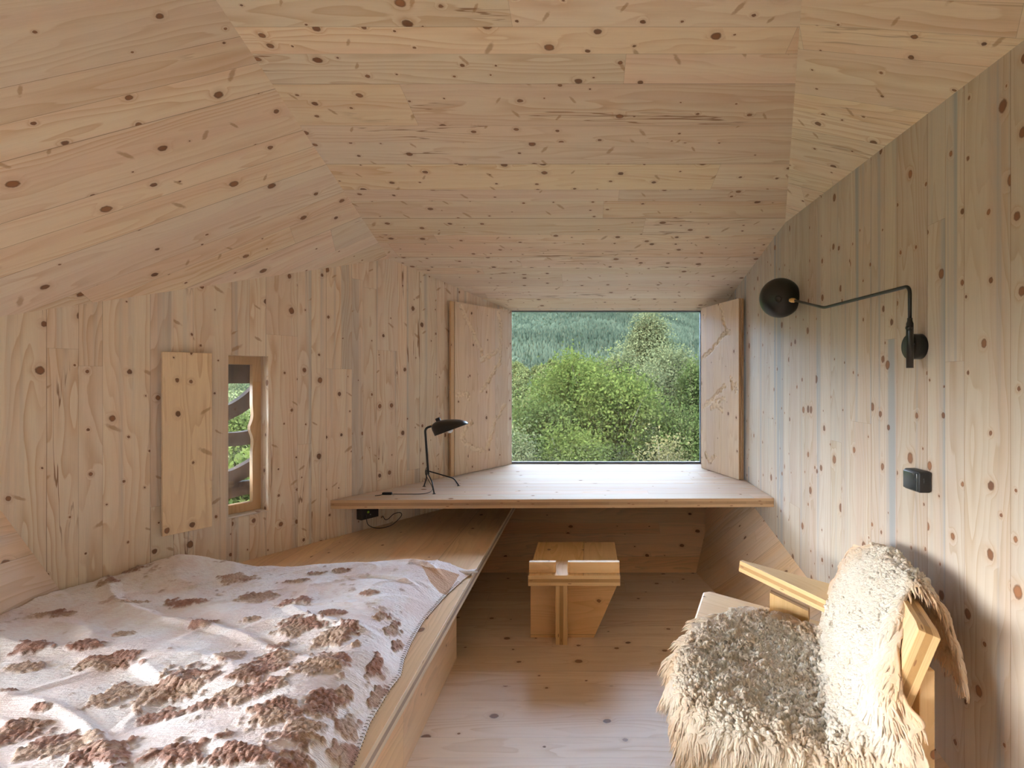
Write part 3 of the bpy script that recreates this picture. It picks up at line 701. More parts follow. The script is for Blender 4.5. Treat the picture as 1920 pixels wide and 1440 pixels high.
# locks of wool
rng = np.random.RandomState(5); NL = 22000
LV = []; LF = []; LT = []
SID = 4; RG = 6
area = np.linalg.norm(np.cross(du, dv), axis=2)[1:nu-2, 1:nv-2]; cdf = np.cumsum(area.ravel()); cdf /= cdf[-1]
picks = np.searchsorted(cdf, rng.uniform(size=NL))
for q in range(NL):
    i = 1+picks[q]//(nv-3)+rng.uniform(0, .98); j = 1+picks[q] % (nv-3)+rng.uniform(0, .98); i0, j0 = int(i), int(j)
    p = V(top[i0, j0]*(1-(i-i0))+top[i0+1, j0]*(i-i0)); p += V(((top[i0, j0+1]-top[i0, j0])*(j-j0)))
    n = V(nrm[i0, j0]); ed = edge_d[i0, j0]
    down = V((0, 0, -1)); down = down-n*down.dot(n)
    out_ = V((0, 0, 0))
    if j0 < 8: out_ -= V(dv[i0, j0]).normalized()
    if j0 > nv-9: out_ += V(dv[i0, j0]).normalized()
    if i0 < 8: out_ -= V(du[i0, j0]).normalized()
    if i0 > nu-9: out_ += V(du[i0, j0]).normalized()
    rv = V(rng.normal(size=3)); rv = rv-n*rv.dot(n); 
    flow = V((noise.noise(p*8), noise.noise(p*8+V((9, 0, 0))), noise.noise(p*8+V((0, 9, 0)))))
    steep = down.length
    dd_, pp_ = noise.voronoi(p*25+V((noise.noise(p*20), noise.noise(p*20+V((5, 0, 0))), 0))*.8)
    cell = V(pp_[0])/25-p; cell = cell-n*cell.dot(n)
    hang = max(.22*steep, min(1, steep**2) if (i0 > 132 or j0 > nv-24 or i0 < 10) else 0, 1 if ed < 9 else 0)
    flow = flow-n*flow.dot(n)
    swirl = n.cross(cell)
    dirv = down*1.5*steep*(.4+hang)+out_*1.0+rv*.25+flow*1.1+(cell*45+swirl*40)*(1-hang*.75)
    dirv = dirv-n*dirv.dot(n); dirv.normalize()
    curly = 1-hang*.7
    L = rng.uniform(.018, .030)+hang*rng.uniform(.008, .030)
    r = rng.uniform(.0055, .0115)*(1-.5*hang)
    lift = rng.uniform(.06, .36)*(1-.7*hang)
    sidev = n.cross(dirv); ph = rng.uniform(0, 6.28); tw = rng.uniform(5, 10)
    base = len(LV); tv = tan_at(i0, j0, p); tv = min(1, max(0, tv+rng.uniform(-.15, .15)))
    for k in range(RG):
        t = k/(RG-1)
        cen = p+dirv*L*t*(.75+.25*hang)+n*(-.004+L*lift*(math.sin(t*2.6)))+(sidev*math.cos(ph+tw*t)+n*math.sin(ph+tw*t))*(.0042*curly+.0010)*t**.7
        if hang > .4: cen += V((0, 0, -1))*L*.35*t*t
        rr = r*(1-t**2.2*.85)*(.8 if k == 0 else 1)
        for a in range(SID):
            an = a*2*math.pi/SID
            c_ = cen+(sidev*math.cos(an)+n*math.sin(an))*rr
            if c_.x > XR-.003: c_.x = XR-.003
            LV.append((c_.x, c_.y, c_.z)); LT.append(tv)
    for k in range(RG-1):
        for a in range(SID):
            LF.append((base+k*SID+a, base+k*SID+(a+1) % SID, base+(k+1)*SID+(a+1) % SID, base+(k+1)*SID+a))
locks = np_mesh('wool_locks', LV, LF, [M['wool']], fleece, True)
la = locks.data.attributes.new('tan', 'FLOAT', 'POINT'); la.data.foreach_set('value', np.array(LT, dtype=np.float32))
locks['kind'] = 'stuff'

# ------------------------------------------------------------------ blanket on the bed
BU, BV = 420, 420
far_y = lambda u: 2.83+.09*u**3
# tufted patches: (px, py, rx, ry) seen from above, given on the bed as x, y, rx, ry
def bp(px, py, z=.53): Y = 980*(1.5-z)/(py-712); return ((px-1100)/980*Y, Y)
tufts = []
for px, py, w_, h_ in [(330,1290,75,42),(215,1300,48,26),(390,1325,40,18),(300,1340,40,14),(175,1245,36,14),(220,1240,52,14),(160,1215,40,10),(60,1215,40,14),
        (40,1255,40,12),(470,1275,42,26),(430,1235,34,15),(520,1245,50,24),(440,1310,50,20),(520,1345,60,30),(560,1375,55,30),(600,1320,45,30),(500,1300,35,20),
        (620,1250,40,26),(590,1260,40,20),(560,1180,48,18),(630,1200,45,24),(380,1170,30,9),(340,1130,46,9),(440,1085,40,9),(480,1120,42,10),(560,1130,44,9),(255,1130,30,5),(340,1045,22,5),(245,1075,34,6),(200,1095,20,8),
        (100,1150,46,7),(230,1185,26,6),(620,1160,30,9),(640,1070,24,4),(715,1155,13,8),(735,1165,12,15),(745,1180,8,12),(700,1235,12,20),(712,1262,14,24),(722,1285,12,18),(665,1215,14,10),
        (650,1330,24,28),(655,1365,34,30),(30,1370,60,26),(100,1400,70,32),(190,1420,80,30),(160,1385,45,16),(330,1420,60,30),(430,1425,70,25),(540,1430,60,25),(640,1410,34,30),(420,1390,20,10),(15,1300,20,6),(560,1090,30,5),(690,1120,24,5),
        (590,1075,18,3),(470,1165,20,5),(520,1215,26,8),(650,1285,20,12),(70,1330,26,6)]:
    z = .53; cx, cy = bp(px, py); rx = w_/980*cy*1.0; ry = abs(bp(px, py-h_)[1]-bp(px, py+h_)[1])/2*1.0
    tufts.append((cx, cy, rx, ry))
T = np.array(tufts)
bverts = np.zeros((BU, BV, 3)); btuft = np.zeros((BU, BV)); bshade = np.zeros((BU, BV))
def sstep(a, b, x): t = min(1, max(0, (x-a)/(b-a))); return t*t*(3-2*t)
redge = [(1.0,-.64),(1.44,-.640),(1.61,-.668),(1.79,-.672),(1.87,-.665),(1.975,-.69),(2.106,-.706),(2.287,-.715),(2.556,-.69),(2.75,-.655),(2.93,-.61),(3.2,-.6)]
ry_ = [a for a, b in redge]; rx_ = [b for a, b in redge]
for i in range(BU):
    u = i/(BU-1)
    for j in range(BV):
        wv = j/(BV-1)
        Y = .9+(far_y(u)-.9)*(1-(1-wv)**1.25)
        XL = max(xe(.52), xl(Y))+.012
        XRt = float(np.interp(Y, ry_, rx_))
        if Y > 2.6: XRt += .0
        ug = 1-(1-u)**1.3
        X = XL+(XRt-XL)*ug
        dr_ = (XRt-X); df = far_y(u)-Y
        prof = (1-math.exp(-(max(0, dr_)/.085)**1.6))*(1-math.exp(-(max(0, df)/.045)**1.5))
        p = V((X, Y, 0))
        wr = noise.noise(V((X*2.2+Y*.8, Y*4.5, 1.0)))*.020+noise.noise(V((X*6+3, Y*8.0, 2.0)))*.006
        ridge = abs(noise.noise(V((X*1.6+5, Y*3.4+X*1.3, 4.0)))); wr += (1-min(1, ridge*7))*.013*sstep(.0, .2, dr_)
        ridge2 = abs(noise.noise(V((X*2.6+Y*1.5, Y*4.6-X*2.0, 9.0)))); wr += (1-min(1, ridge2*8))*.007
        peak = .055*math.exp(-((X+2.12)/.20)**2-((Y-2.74)/.12)**2)
        hang = 0
        sag = -.015*sstep(-1.0, -1.6, X)
        Z = HB+.006+(.095+sag+wr+peak)*prof
        # tuft mask
        d = np.sqrt(((T[:, 0]-X)/T[:, 2])**2+((T[:, 1]-Y)/T[:, 3])**2)
        f = float(np.exp(-(d**2)*.9).max())
        nz = noise.fractal(V((X*16, Y*20, 7.0)), 1, 2, 4)*.26
        nz2 = noise.noise(V((X*5, Y*7.0, 3.0)))
        nzb = noise.fractal(V((X*38, Y*46, 17.0)), 1, 2, 2)*.30
        mk = sstep(.42, .58, f*.86+nz*1.25+nzb)
        mk2 = sstep(.30, .44, nz*1.1+.30*nz2+.12+nzb*.6)*.55
        mk = max(mk, mk2 if dr_ > .03 else 0)
        tv = noise.fractal(V((X*95, Y*95, 3.0)), 1, 2, 2)
        Z += mk*(.0065+.0055*tv)*min(1, dr_/.03)
        Z += .0015*noise.noise(V((X*30, Y*160, 5.0)))+.0012*tv
        btuft[i, j] = mk*.92
        # warm shade on the hanging corner, painted in as tan
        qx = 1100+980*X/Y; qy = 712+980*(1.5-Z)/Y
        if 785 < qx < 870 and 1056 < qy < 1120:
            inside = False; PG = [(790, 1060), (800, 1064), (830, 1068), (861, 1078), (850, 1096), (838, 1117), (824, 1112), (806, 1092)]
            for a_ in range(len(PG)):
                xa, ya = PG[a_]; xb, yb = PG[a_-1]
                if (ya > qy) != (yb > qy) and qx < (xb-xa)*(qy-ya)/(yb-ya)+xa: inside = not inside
            if inside: bshade[i, j] = .9; btuft[i, j] = 0
        bverts[i, j] = (X, Y, Z)
F = grid_faces(BU, BV)[:, ::-1]
F0 = F
def wool_glow(m):
    t = m.node_tree; b = [n for n in t.nodes if n.type == 'BSDF_PRINCIPLED'][0]; o = [n for n in t.nodes if n.type == 'OUTPUT_MATERIAL'][0]
    tl_ = t.nodes.new('ShaderNodeBsdfTranslucent'); mx = t.nodes.new('ShaderNodeMixShader'); mx.inputs[0].default_value = .28
    t.links.new(b.inputs['Base Color'].links[0].from_socket, tl_.inputs[0]); t.links.new(b.outputs[0], mx.inputs[1]); t.links.new(tl_.outputs[0], mx.inputs[2]); t.links.new(mx.outputs[0], o.inputs[0])
wool_glow(M['wool'])
def blanket_mat():
    m, t, b, o = mat_new('tufted_wool_blanket'); N = NB(t)
    at_ = t.nodes.new('ShaderNodeAttribute'); at_.attribute_name = 'tuft'
    tc = t.nodes.new('ShaderNodeTexCoord'); x, y, z = N.sep(tc.outputs['Object'])
    weft = N.noise(N.xyz(N.m('MULTIPLY', x, 25.0), N.m('MULTIPLY', y, 260.0), 0.0), 1, 3, .65)
    big = N.noise(tc.outputs['Object'], 4.0, 4, .6); mid = N.noise(tc.outputs['Object'], 14.0, 4, .65)
    base = N.mix(N.smooth(weft, .38, .68), col((.95, .93, .95)), col((.84, .76, .78)))
    base = N.mix(N.m('MULTIPLY', N.smooth(big, .42, .62), .50), base, col((.80, .62, .60)))
    base = N.mix(N.m('MULTIPLY', N.smooth(mid, .55, .72), .40), base, col((.70, .60, .46)))
    tuftc = N.noise(tc.outputs['Object'], 6.0, 3); fine = N.noise(tc.outputs['Object'], 130.0, 3, .7)
    tcol = N.mix(N.smooth(tuftc, .44, .58), col((.40, .19, .13)), col((.58, .41, .30)))
    tcol = N.mix(N.smooth(fine, .3, .7), N.mix(.45, tcol, col((.14, .06, .04))), tcol)
    c = N.mix(at_.outputs['Fac'], base, tcol)
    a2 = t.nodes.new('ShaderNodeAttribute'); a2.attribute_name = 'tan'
    c = N.mix(a2.outputs['Fac'], c, col((.60, .36, .22)))  # warm corner shade put into the colour
    t.links.new(c, b.inputs['Base Color']); b.inputs['Roughness'].default_value = .95; b.inputs['Specular IOR Level'].default_value = .08
    b.inputs['Sheen Weight'].default_value = .15
    bmp = t.nodes.new('ShaderNodeBump'); bmp.inputs['Strength'].default_value = .8; bmp.inputs['Distance'].default_value = .004
    t.links.new(N.m('ADD', weft, fine), bmp.inputs['Height']); t.links.new(bmp.outputs[0], b.inputs['Normal'])
    return m
M['blanket'] = blanket_mat()
bl = np_mesh('blanket', bverts.reshape(-1, 3), F, [M['blanket']], None, True)
for nm, arr in (('tuft', btuft), ('tan', bshade)):
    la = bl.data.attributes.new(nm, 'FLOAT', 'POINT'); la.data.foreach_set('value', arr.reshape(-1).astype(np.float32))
sm_ = bl.modifiers.new('thickness', 'SOLIDIFY'); sm_.thickness = .003; sm_.offset = -1
tag(bl, 'off-white woven blanket with reddish brown tufted patches spread over the sleeping platform', 'blanket')
# tan of the painted corner shade, and the curled tip
M['corner_shade'] = plain('tan_corner_shade', (.58, .34, .20), .9, noise_amt=.1, scale=60, spec=.1)
cn = []
n1, n2 = 24, 16
A_ = at(797, 1071, 2.66); Bc = at(862, 1080, 2.80); Dc = at(840, 1117, 2.56); Ec = at(822, 1114, 2.54)
# curled tip
R_ = []
for i in range(20):
    u = i/19
    for j in range(14):
        a = j/13*math.pi*1.15
        c0 = V((-.715+.115*u, 2.80+.06*u, HB+.024-.014*u)); rr = .021*(1-.6*u)
        R_.append((c0.x+.004*math.sin(u*9), c0.y-rr*math.cos(a), c0.z+rr*math.sin(a)))
tip = np_mesh('curled_corner', R_, grid_faces(20, 14), [M['blanket']], bl, True)
for nm in ('tuft', 'tan'):
    tip.data.attributes.new(nm, 'FLOAT', 'POINT')
s_ = tip.modifiers.new('thickness', 'SOLIDIFY'); s_.thickness = .005
# blanket stitches along the free edge
bm = bmesh.new()
for k in range(95):
    Y = 1.35+(2.72-1.35)*k/94; X = float(np.interp(Y, ry_, rx_))
    j = 0
    tube_bm(bm, [(X-.014, Y, HB+.013), (X-.004, Y+.001, HB+.0125), (X+.002, Y+.002, HB+.003)], .0009, 5)
me = bpy.data.meshes.new('stitching'); bm.to_mesh(me); bm.free()
M['thread'] = plain('dark_thread', (.25, .18, .13), .9)
link_mesh('stitching', me, [M['thread']], bl)

# ------------------------------------------------------------------ desk lamp
tl = empty('desk_lamp', (-1.14, 3.87, HD)); tag(tl, 'black desk lamp with tripod feet and hooded shade on the left end of the desk', 'lamp')
J = at(802, 887, 3.87)
feet = [(V((-1.077, 3.69, HD+.004)), at(810, 903, 3.76)), (V((-.972, 3.97, HD+.004)), at(851, 897, 3.95)), (V((-1.229, 3.95, HD+.004)), at(800, 895, 3.90))]
for ft, kn in feet:
    lg = tube('leg', round_corners([J+V((-.012, .0, .02)), kn, ft], .02), .0045, M['black'], tl)
    lathe('foot', [(0, .003), (.011, .003), (.012, 0), (0, 0)], ft-V((0, 0, .004)), (0, 0, 1), M['black'], lg, 16)
stem_top = at(797, 812, 3.87)
tube('stem', round_corners([J+V((.004, 0, -.01)), stem_top+V((0, 0, .035)), at(812, 798, 3.87)], .05, 10), .0085, M['black'], tl, 12)
lathe('joint', [(0, 0), (.008, 0), (.0085, .012), (.012, .014), (.012, .024), (0, .03)], at(808.5, 798, 3.87), (1, 0, .05), M['brass'], tl, 16)
# shade: hood leaning to the left, oval rim
RC = at(847, 806, 3.87); tilt = math.atan2(23, 62)
ex = V((math.cos(tilt), 0, math.sin(tilt))); ez = V((-math.sin(tilt), 0, math.cos(tilt))); ey = V((0, 1, 0))
seg = 48; verts = []; hs_ = [0, .12, .28, .45, .6, .74, .86, .94, .985, 1.0]
for h in hs_:
    r = (1-h**2.3)**.5 if h < 1 else 0.0
    for k in range(seg):
        a = 2*math.pi*k/seg
        verts.append(RC+ex*(.130*r*math.cos(a)-.070*h*h)+ey*(.105*r*math.sin(a))+ez*(.098*h*(1-.18*max(0, math.cos(a))*r)))
sh = np_mesh('shade', [list(v) for v in verts], grid_faces(len(hs_), seg), [M['black']], tl, True)
# close the ring seam
bmx = bmesh.new(); bmx.from_mesh(sh.data); bmx.verts.ensure_lookup_table()
for i in range(len(hs_)-1):
    a, b = i*seg+seg-1, i*seg
    try:
        f_ = bmx.faces.new([bmx.verts[a], bmx.verts[b], bmx.verts[b+seg], bmx.verts[a+seg]]); f_.smooth = True
    except ValueError: pass
bmesh.ops.remove_doubles(bmx, verts=bmx.verts, dist=.0002); bmesh.ops.recalc_face_normals(bmx, faces=bmx.faces); bmx.to_mesh(sh.data); bmx.free()
s_ = sh.modifiers.new('thickness', 'SOLIDIFY'); s_.thickness = .0015; s_.offset = -1
lathe('shade_cap', [(.014, -.01), (.017, .0), (.018, .035), (.014, .037), (.010, .030), (0, .030)], RC+ex*-.068+ez*.083, ez-ex*.05, M['black'], tl, 24)
lathe('bulb', [(0, -.024), (.018, -.018), (.026, 0), (.020, .02), (.012, .045), (0, .045)], RC+ex*-.015+ez*.004, ez, M['white'], tl, 24)
lathe('socket', [(0, 0), (.014, 0), (.014, .03), (0, .03)], RC+ex*-.015+ez*.045, ez, M['black'], tl, 16)
cord = [at(806, 905, 3.75), at(812, 916, 3.72), at(806, 923, 3.70)]
zc_ = HD+.003
def dsk(px, py): Y = 980*(1.5-zc_)/(py-712); return V(((px-1100)/980*Y, Y, zc_))
tube('cord', smooth_path([J+V((-.005, 0, .05)), J+V((-.015, -.01, .0)), at(808, 908, 3.74), dsk(811, 918), dsk(804, 923.5), dsk(790, 926), dsk(770, 926.5), dsk(750, 926.5), dsk(733, 926.5)], 8), .0022, M['black_matt'], tl, 6)
sw = box('cord_switch', (dsk(717, 927).x, dsk(717, 927).y-.011, HD+.001), (dsk(735, 927).x, dsk(735, 927).y+.011, HD+.018), [M['black_matt']], parent=tl, bevel=.004)
tube('cord', smooth_path([dsk(718, 927), dsk(712, 928.5), dsk(703, 929.5)], 6), .0022, M['black_matt'], tl, 6)

# ------------------------------------------------------------------ power box below the desk and its cable
pbx = empty('power_box', lw(3.62, .57)); tag(pbx, 'black power box fixed to the wall under the left end of the desk', 'power box')
def wallbox(name, y0, y1, z0, z1, t0, t1, mat, parent, bevel=.003):
    return prism(name, [lw(y0, z0, t1), lw(y1, z0, t1), lw(y1, z1, t1), lw(y0, z1, t1)], t1-t0, [mat], (0, 0, 1), parent=parent, bevel=bevel)
wallbox('housing', 3.665, 3.78, .520, .632, 0, .055, M['black_matt'], pbx)
M['green'] = plain('green_indicator', (.30, .55, .02), .4)
pg = lathe('indicator', [(0, 0), (.008, 0), (.008, .003), (0, .003)], lw(3.71, .568, .055), wn_in, M['green'], pbx, 16)
lathe('button', [(0, 0), (.003, 0), (.003, .002), (0, .002)], lw(3.725, .548, .055), wn_in, M['white'], pbx, 12)
cb = [at(687, 966, 3.62), at(689, 982, 3.61), at(700, 989, 3.62), at(715, 990, 3.64), at(735, 984, 3.68), at(752, 968, 3.72), at(750, 961, 3.76), at(738, 964, 3.79), at(728, 973, 3.78), at(722, 974, 3.78), at(718, 967, 3.78)]
tube('cable', smooth_path(cb, 8), .0026, M['black_matt'], pbx, 6)

# ------------------------------------------------------------------ wall lamp
wl = empty('wall_lamp', (XR, 1.97, 1.56)); tag(wl, 'black swing-arm wall lamp with round shade mounted on the right wall', 'lamp')
lathe('canopy', [(0, 0), (.049, 0), (.049, .042), (.046, .045), (0, .045)], (XR, 2.0, 1.627), (-1, 0, 0), M['black'], wl, 40)
PX, PY = 1.205, 1.949
lathe('post', [(0, 0), (.0125, 0), (.0125, .165), (.009, .176), (.009, .186), (0, .186)], (PX, PY, 1.544), (0, 0, 1), M['black'], wl, 20)
lathe('knob', [(0, 0), (.004, 0), (.004, .010), (.008, .011), (.008, .021), (0, .021)], (PX, PY-.010, 1.692), (-1, -.3, 0), M['black'], wl, 16)
lathe('switch', [(0, 0), (.0045, 0), (.0045, .006), (.0025, .008), (.002, .018), (0, .018)], (XR-.045, 1.965, 1.634), (-1, 0, 0), M['alu'], wl, 14)
arm = round_corners([(PX, PY, 1.70), (PX, PY, 1.850), at(1545, 577, 2.62), at(1489, 563, 3.03)], .03, 8)
tube('arm', arm, .0068, M['black'], wl, 12)
je = at(1489, 563, 3.03)
shc = at(1460, 560, 3.15)
ax_ = (V((0, 0, 1.5))-shc).normalized()+V((-.10, 0, -.06)); ax_.normalize()
lathe('joint', [(0, -.004), (.007, 0), (.013, .012), (.013, .028), (.008, .04), (0, .042)], je+V((.006, -.015, -.004)), V((-.55, .5, .12)), M['brass'], wl, 20)
prof = [(.118, -.075), (.122, -.072), (.120, -.055), (.112, -.035), (.098, -.014), (.078, .004), (.054, .016), (.030, .022), (.020, .024)]
shd = lathe('shade', prof+[(0, .025)], shc, ax_, M['black'], wl, 56)
s_ = shd.modifiers.new('thickness', 'SOLIDIFY'); s_.thickness = .0015; s_.offset = -1
lathe('shade_cap', [(.021, 0), (.020, .018), (.016, .026), (.012, .022), (0, .021)], shc+ax_*.022, ax_, M['black'], wl, 28)
lathe('bulb', [(0, -.012), (.012, -.008), (.02, .006), (.013, .03), (.012, .05), (0, .05)], shc-ax_*.05, ax_, M['white'], wl, 20)

# ------------------------------------------------------------------ wall speaker
spk = empty('wall_speaker', (XR, 1.976, 1.12)); tag(spk, 'small black cube-shaped speaker fixed low on the right wall below the lamp', 'speaker')
def rounded_box(name, lo, hi, mat, parent, r):
    bm = bmesh.new(); bmesh.ops.create_cube(bm, size=1)
    for v in bm.verts: v.co = V([(lo[i]+hi[i])/2+v.co[i]*(hi[i]-lo[i]) for i in range(3)])
    bmesh.ops.bevel(bm, geom=list(bm.edges), offset=r, segments=5, profile=.5, affect='EDGES')
    me = bpy.data.meshes.new(name); bm.to_mesh(me); bm.free()
    return link_mesh(name, me, [mat], parent, True)
rounded_box('housing', (1.226, 1.927, 1.081), (XR-.002, 2.025, 1.160), M['black_matt'], spk, .009)
M['grille'] = plain('dark_glossy_front', (.03, .036, .04), .22, spec=.8)
rounded_box('front_cover', (1.2205, 1.933, 1.086), (1.230, 2.019, 1.155), M['grille'], spk, .0045)
tube('logo_mark', [(1.243, 1.9262, 1.118), (1.2435, 1.9262, 1.130)], .0005, M['alu'], spk, 6)
lathe('logo_dot', [(0, 0), (.0013, 0), (.0013, .0006), (0, .0006)], (1.243, 1.927, 1.133), (0, -1, 0), M['alu'], spk, 12)

# ------------------------------------------------------------------ outside: timbers by the narrow window
def arc_beam(pts, label):
    bm = bmesh.new(); n = len(pts); q = []
    base = wn_in*-.34
    cl = smooth_path([lw(y, z)+base for y, z in pts], 8)
    for i, p in enumerate(cl):
        d = (cl[min(i+1, len(cl)-1)]-cl[max(i-1, 0)]).normalized(); up = wn_in.cross(d).normalized(); h = .043
        q.append([bm.verts.new(p+up*h+wn_in*.03), bm.verts.new(p-up*h+wn_in*.03), bm.verts.new(p-up*h-wn_in*.03), bm.verts.new(p+up*h-wn_in*.03)])
    for a, b in zip(q, q[1:]):
        for k in range(4): bm.faces.new([a[k], a[(k+1) % 4], b[(k+1) % 4], b[k]])
    bm.faces.new(q[0]); bm.faces.new(q[-1][::-1]); bmesh.ops.recalc_face_normals(bm, faces=bm.faces)
    me = bpy.data.meshes.new('curved_timber'); bm.to_mesh(me); bm.free()
    o = link_mesh('curved_timber', me, [M['timber']]); tag(o, label, 'timber', 'dark timbers outside the narrow window'); return o
def wy(px, d=.34):      # y of a wall point pushed d outside that is seen at px
    k = (px-1100)/980; # x = xl(y)-wn.x*d ; y' = y - wn.y*d
    # (xl(y)-wn.x d) = k (y - wn.y d)
    return (4.033+wn_in.x*d-k*wn_in.y*d)/(LS-k)
def wz(py, px): y = wy(px)-wn_in.y*.34; return 1.5-(py-712)/980*y
def arc(pl, label): arc_beam([(wy(x), wz(y, x)) for x, y in pl], label)
arc([(380, 795), (420, 776), (450, 760), (480, 735), (520, 690)], 'dark curved timber crossing the slim window highest below the eave board')
arc([(380, 826), (425, 824), (450, 822), (480, 816), (520, 805)], 'dark timber nearly level across the middle of the slim window')
arc([(380, 905), (425, 896), (450, 886), (480, 868), (520, 840)], 'dark timber rising to the right low in the slim window')
arc([(380, 935), (425, 922), (450, 915), (480, 912), (520, 908)], 'greyish dark timber lowest at the foot of the slim window')
ev = prism('eave_board', [lw(wy(380), wz(719, 430))-wn_in*.30, lw(wy(520), wz(719, 430))-wn_in*.30, lw(wy(520), 1.95)-wn_in*.30, lw(wy(380), 1.95)-wn_in*.30], .04, [M['timber']], (0, 0, 1))
tag(ev, 'dark brown eave board outside the top of the slim window', 'board')

# ------------------------------------------------------------------ outside: ground, hills, trees
def foliage_mat(name, a, b_, trans=.35, scale=1.2):
    m = bpy.data.materials.new(name); m.use_nodes = True; t = m.node_tree; t.nodes.clear(); N = NB(t)
    o = t.nodes.new('ShaderNodeOutputMaterial'); df = t.nodes.new('ShaderNodeBsdfDiffuse'); tr = t.nodes.new('ShaderNodeBsdfTranslucent'); mx = t.nodes.new('ShaderNodeMixShader')
    geo = t.nodes.new('ShaderNodeNewGeometry'); n = N.noise(geo.outputs['Position'], scale, 3)
    rp = geo.outputs['Random Per Island']
    c = N.mix(N.m('MULTIPLY', N.m('ADD', N.smooth(n, .3, .7), rp), .5), col(a), col(b_))
    t.links.new(c, df.inputs[0]); t.links.new(c, tr.inputs[0]); mx.inputs[0].default_value = trans
    t.links.new(df.outputs[0], mx.inputs[1]); t.links.new(tr.outputs[0], mx.inputs[2]); t.links.new(mx.outputs[0], o.inputs[0])
    return m
M['leaf_a'] = foliage_mat('alder_leaves', (0.0117, 0.0189, 0.0054), (0.0369, 0.0459, 0.0138))
M['leaf_b'] = foliage_mat('grey_green_leaves', (.026, .030, .013), (.070, .075, .036))
M['leaf_c'] = foliage_mat('bright_leaves', (0.0154, 0.0238, 0.0057), (0.0513, 0.0608, 0.0153))
M['leaf_d'] = foliage_mat('dry_leaves', (0.0350, 0.0324, 0.0122), (0.0778, 0.0657, 0.0291))
M['bark'] = plain('grey_bark', (.045, .037, .03), .9, noise_amt=.3)
M['conifer'] = foliage_mat('conifer_needles', (.0055, .0085, .0058), (.024, .030, .0195), .1, .02)
M['slope'] = plain('forest_floor', (.008, .011, .006), .9, noise_amt=.3, scale=.05, spec=0)
M['far'] = foliage_mat('far_forest_hazed', (.018, .030, .040), (.026, .040, .052), .0, .01)  # blue haze of distance put into the leaf colour
M['broad'] = foliage_mat('valley_leaves', (0.0233, 0.0279, 0.0099), (0.0583, 0.0630, 0.0229), .2, .05)
def ground_mat():
    m, t, b, o = mat_new('meadow'); N = NB(t); geo = t.nodes.new('ShaderNodeNewGeometry')
    n = N.noise(geo.outputs['Position'], .12, 4, .6); n2 = N.noise(geo.outputs['Position'], 3.0, 5, .7)
    c = N.mix(N.smooth(n, .42, .58), col((.018, .030, .009)), col((.070, .055, .030))); c = N.mix(N.smooth(n2, .4, .65), c, col((.032, .048, .013)))
    t.links.new(c, b.inputs['Base Color']); b.inputs['Roughness'].default_value = 1; b.inputs['Specular IOR Level'].default_value = 0
    return m
M['ground'] = ground_mat()
gx = np.concatenate([-np.geomspace(400, 3, 60), np.linspace(-2.5, 2.5, 11), np.geomspace(3, 400, 60)]); gy = np.concatenate([np.linspace(-60, -2, 12), np.linspace(-1.5, 12, 20), np.geomspace(13, 420, 60)])
gv = np.zeros((len(gx), len(gy), 3))
for i, x in enumerate(gx):
    for j, y in enumerate(gy):
        d = math.hypot(x, y); left = sstep(3, 30, -x-.2*y)
        z = -1.6-.045*max(0, y-14)*(1-left*.8)*(1 if y < 200 else .99)+noise.noise(V((x*.06, y*.06, 0)))*.5*min(1, d/20)
        if y > 200: z = max(z, -9.9)
        gv[i, j] = (x, y, z)
gr = np_mesh('ground', gv.reshape(-1, 3), grid_faces(len(gx), len(gy)), [M['ground']], None, True); tag(gr, kind='structure')
def hill_z(x, y):
    t = (y-230)/900
    s = 1/(1+math.exp((x-.235*y)/(.05*y+20)))          # falls away to the right
    return -12+max(0, t)**.9*235*(.35+.65*s)+noise.noise(V((x*.006, y*.006, 2)))*10*min(1, max(0, t)*3)
hx = np.linspace(-420, 520, 70); hy = np.linspace(190, 1350, 80)
hv = np.array([[(x, y, hill_z(x, y)) for y in hy] for x in hx])
hl = np_mesh('hillside', hv.reshape(-1, 3), grid_faces(70, 80), [M['slope']], None, True); tag(hl, kind='structure')
# far ridge
fx = np.linspace(-900, 2200, 90)
rd = []
for x in fx:
    for k, (y, f_) in enumerate(((2300, 0), (2450, .4), (2600, .8), (2750, 1.0), (2900, .9))):
        h = (330+60*noise.noise(V((x*.0016, 1, 0)))+22*noise.noise(V((x*.008, 3, 0)))-.075*max(0, x-200))*f_
        rd.append((x, y, -20+h+12*noise.noise(V((x*.01, y*.01, 0)))))
rg = np_mesh('far_ridge', rd, grid_faces(90, 5), [M['far']], None, True); tag(rg, kind='structure')
# conifer forest on the slope: uncountable
cv_, cf_ = [], []
rs = random.Random(3)
for q in range(56000):
    y = 240+ (1330-240)*rs.random()**.8; k = rs.uniform(-.20, .27); x = k*y
    if rs.random() > .98: continue
    h = rs.uniform(3.4, 7.0)*(.55+.45*y/900); r = h*rs.uniform(.24, .36); z = hill_z(x, y)-1
    if noise.noise(V((x*.012, y*.012, 5))) > .28: r *= 1.5; h *= .7
    b0 = len(cv_); ph = rs.random()*3
    for lvl, (zz, rr) in enumerate(((.0, 1.0), (.35, .75))):
        for a in range(5):
            an = ph+a*1.2566+lvl*.6; cv_.append((x+math.cos(an)*r*rr*rs.uniform(.8, 1.2), y+math.sin(an)*r*rr, z+h*zz))
    cv_.append((x, y, z+h))
    for a in range(5):
        a1 = (a+1) % 5
        cf_.append((b0+a, b0+a1, b0+5+a)); cf_.append((b0+a1, b0+5+a1, b0+5+a)); cf_.append((b0+5+a, b0+5+a1, b0+10))
fo = np_mesh('conifer_forest', cv_, cf_, [M['conifer']]); tag(fo, 'dense conifer forest covering the hillside beyond the big window', 'forest', kind='stuff')

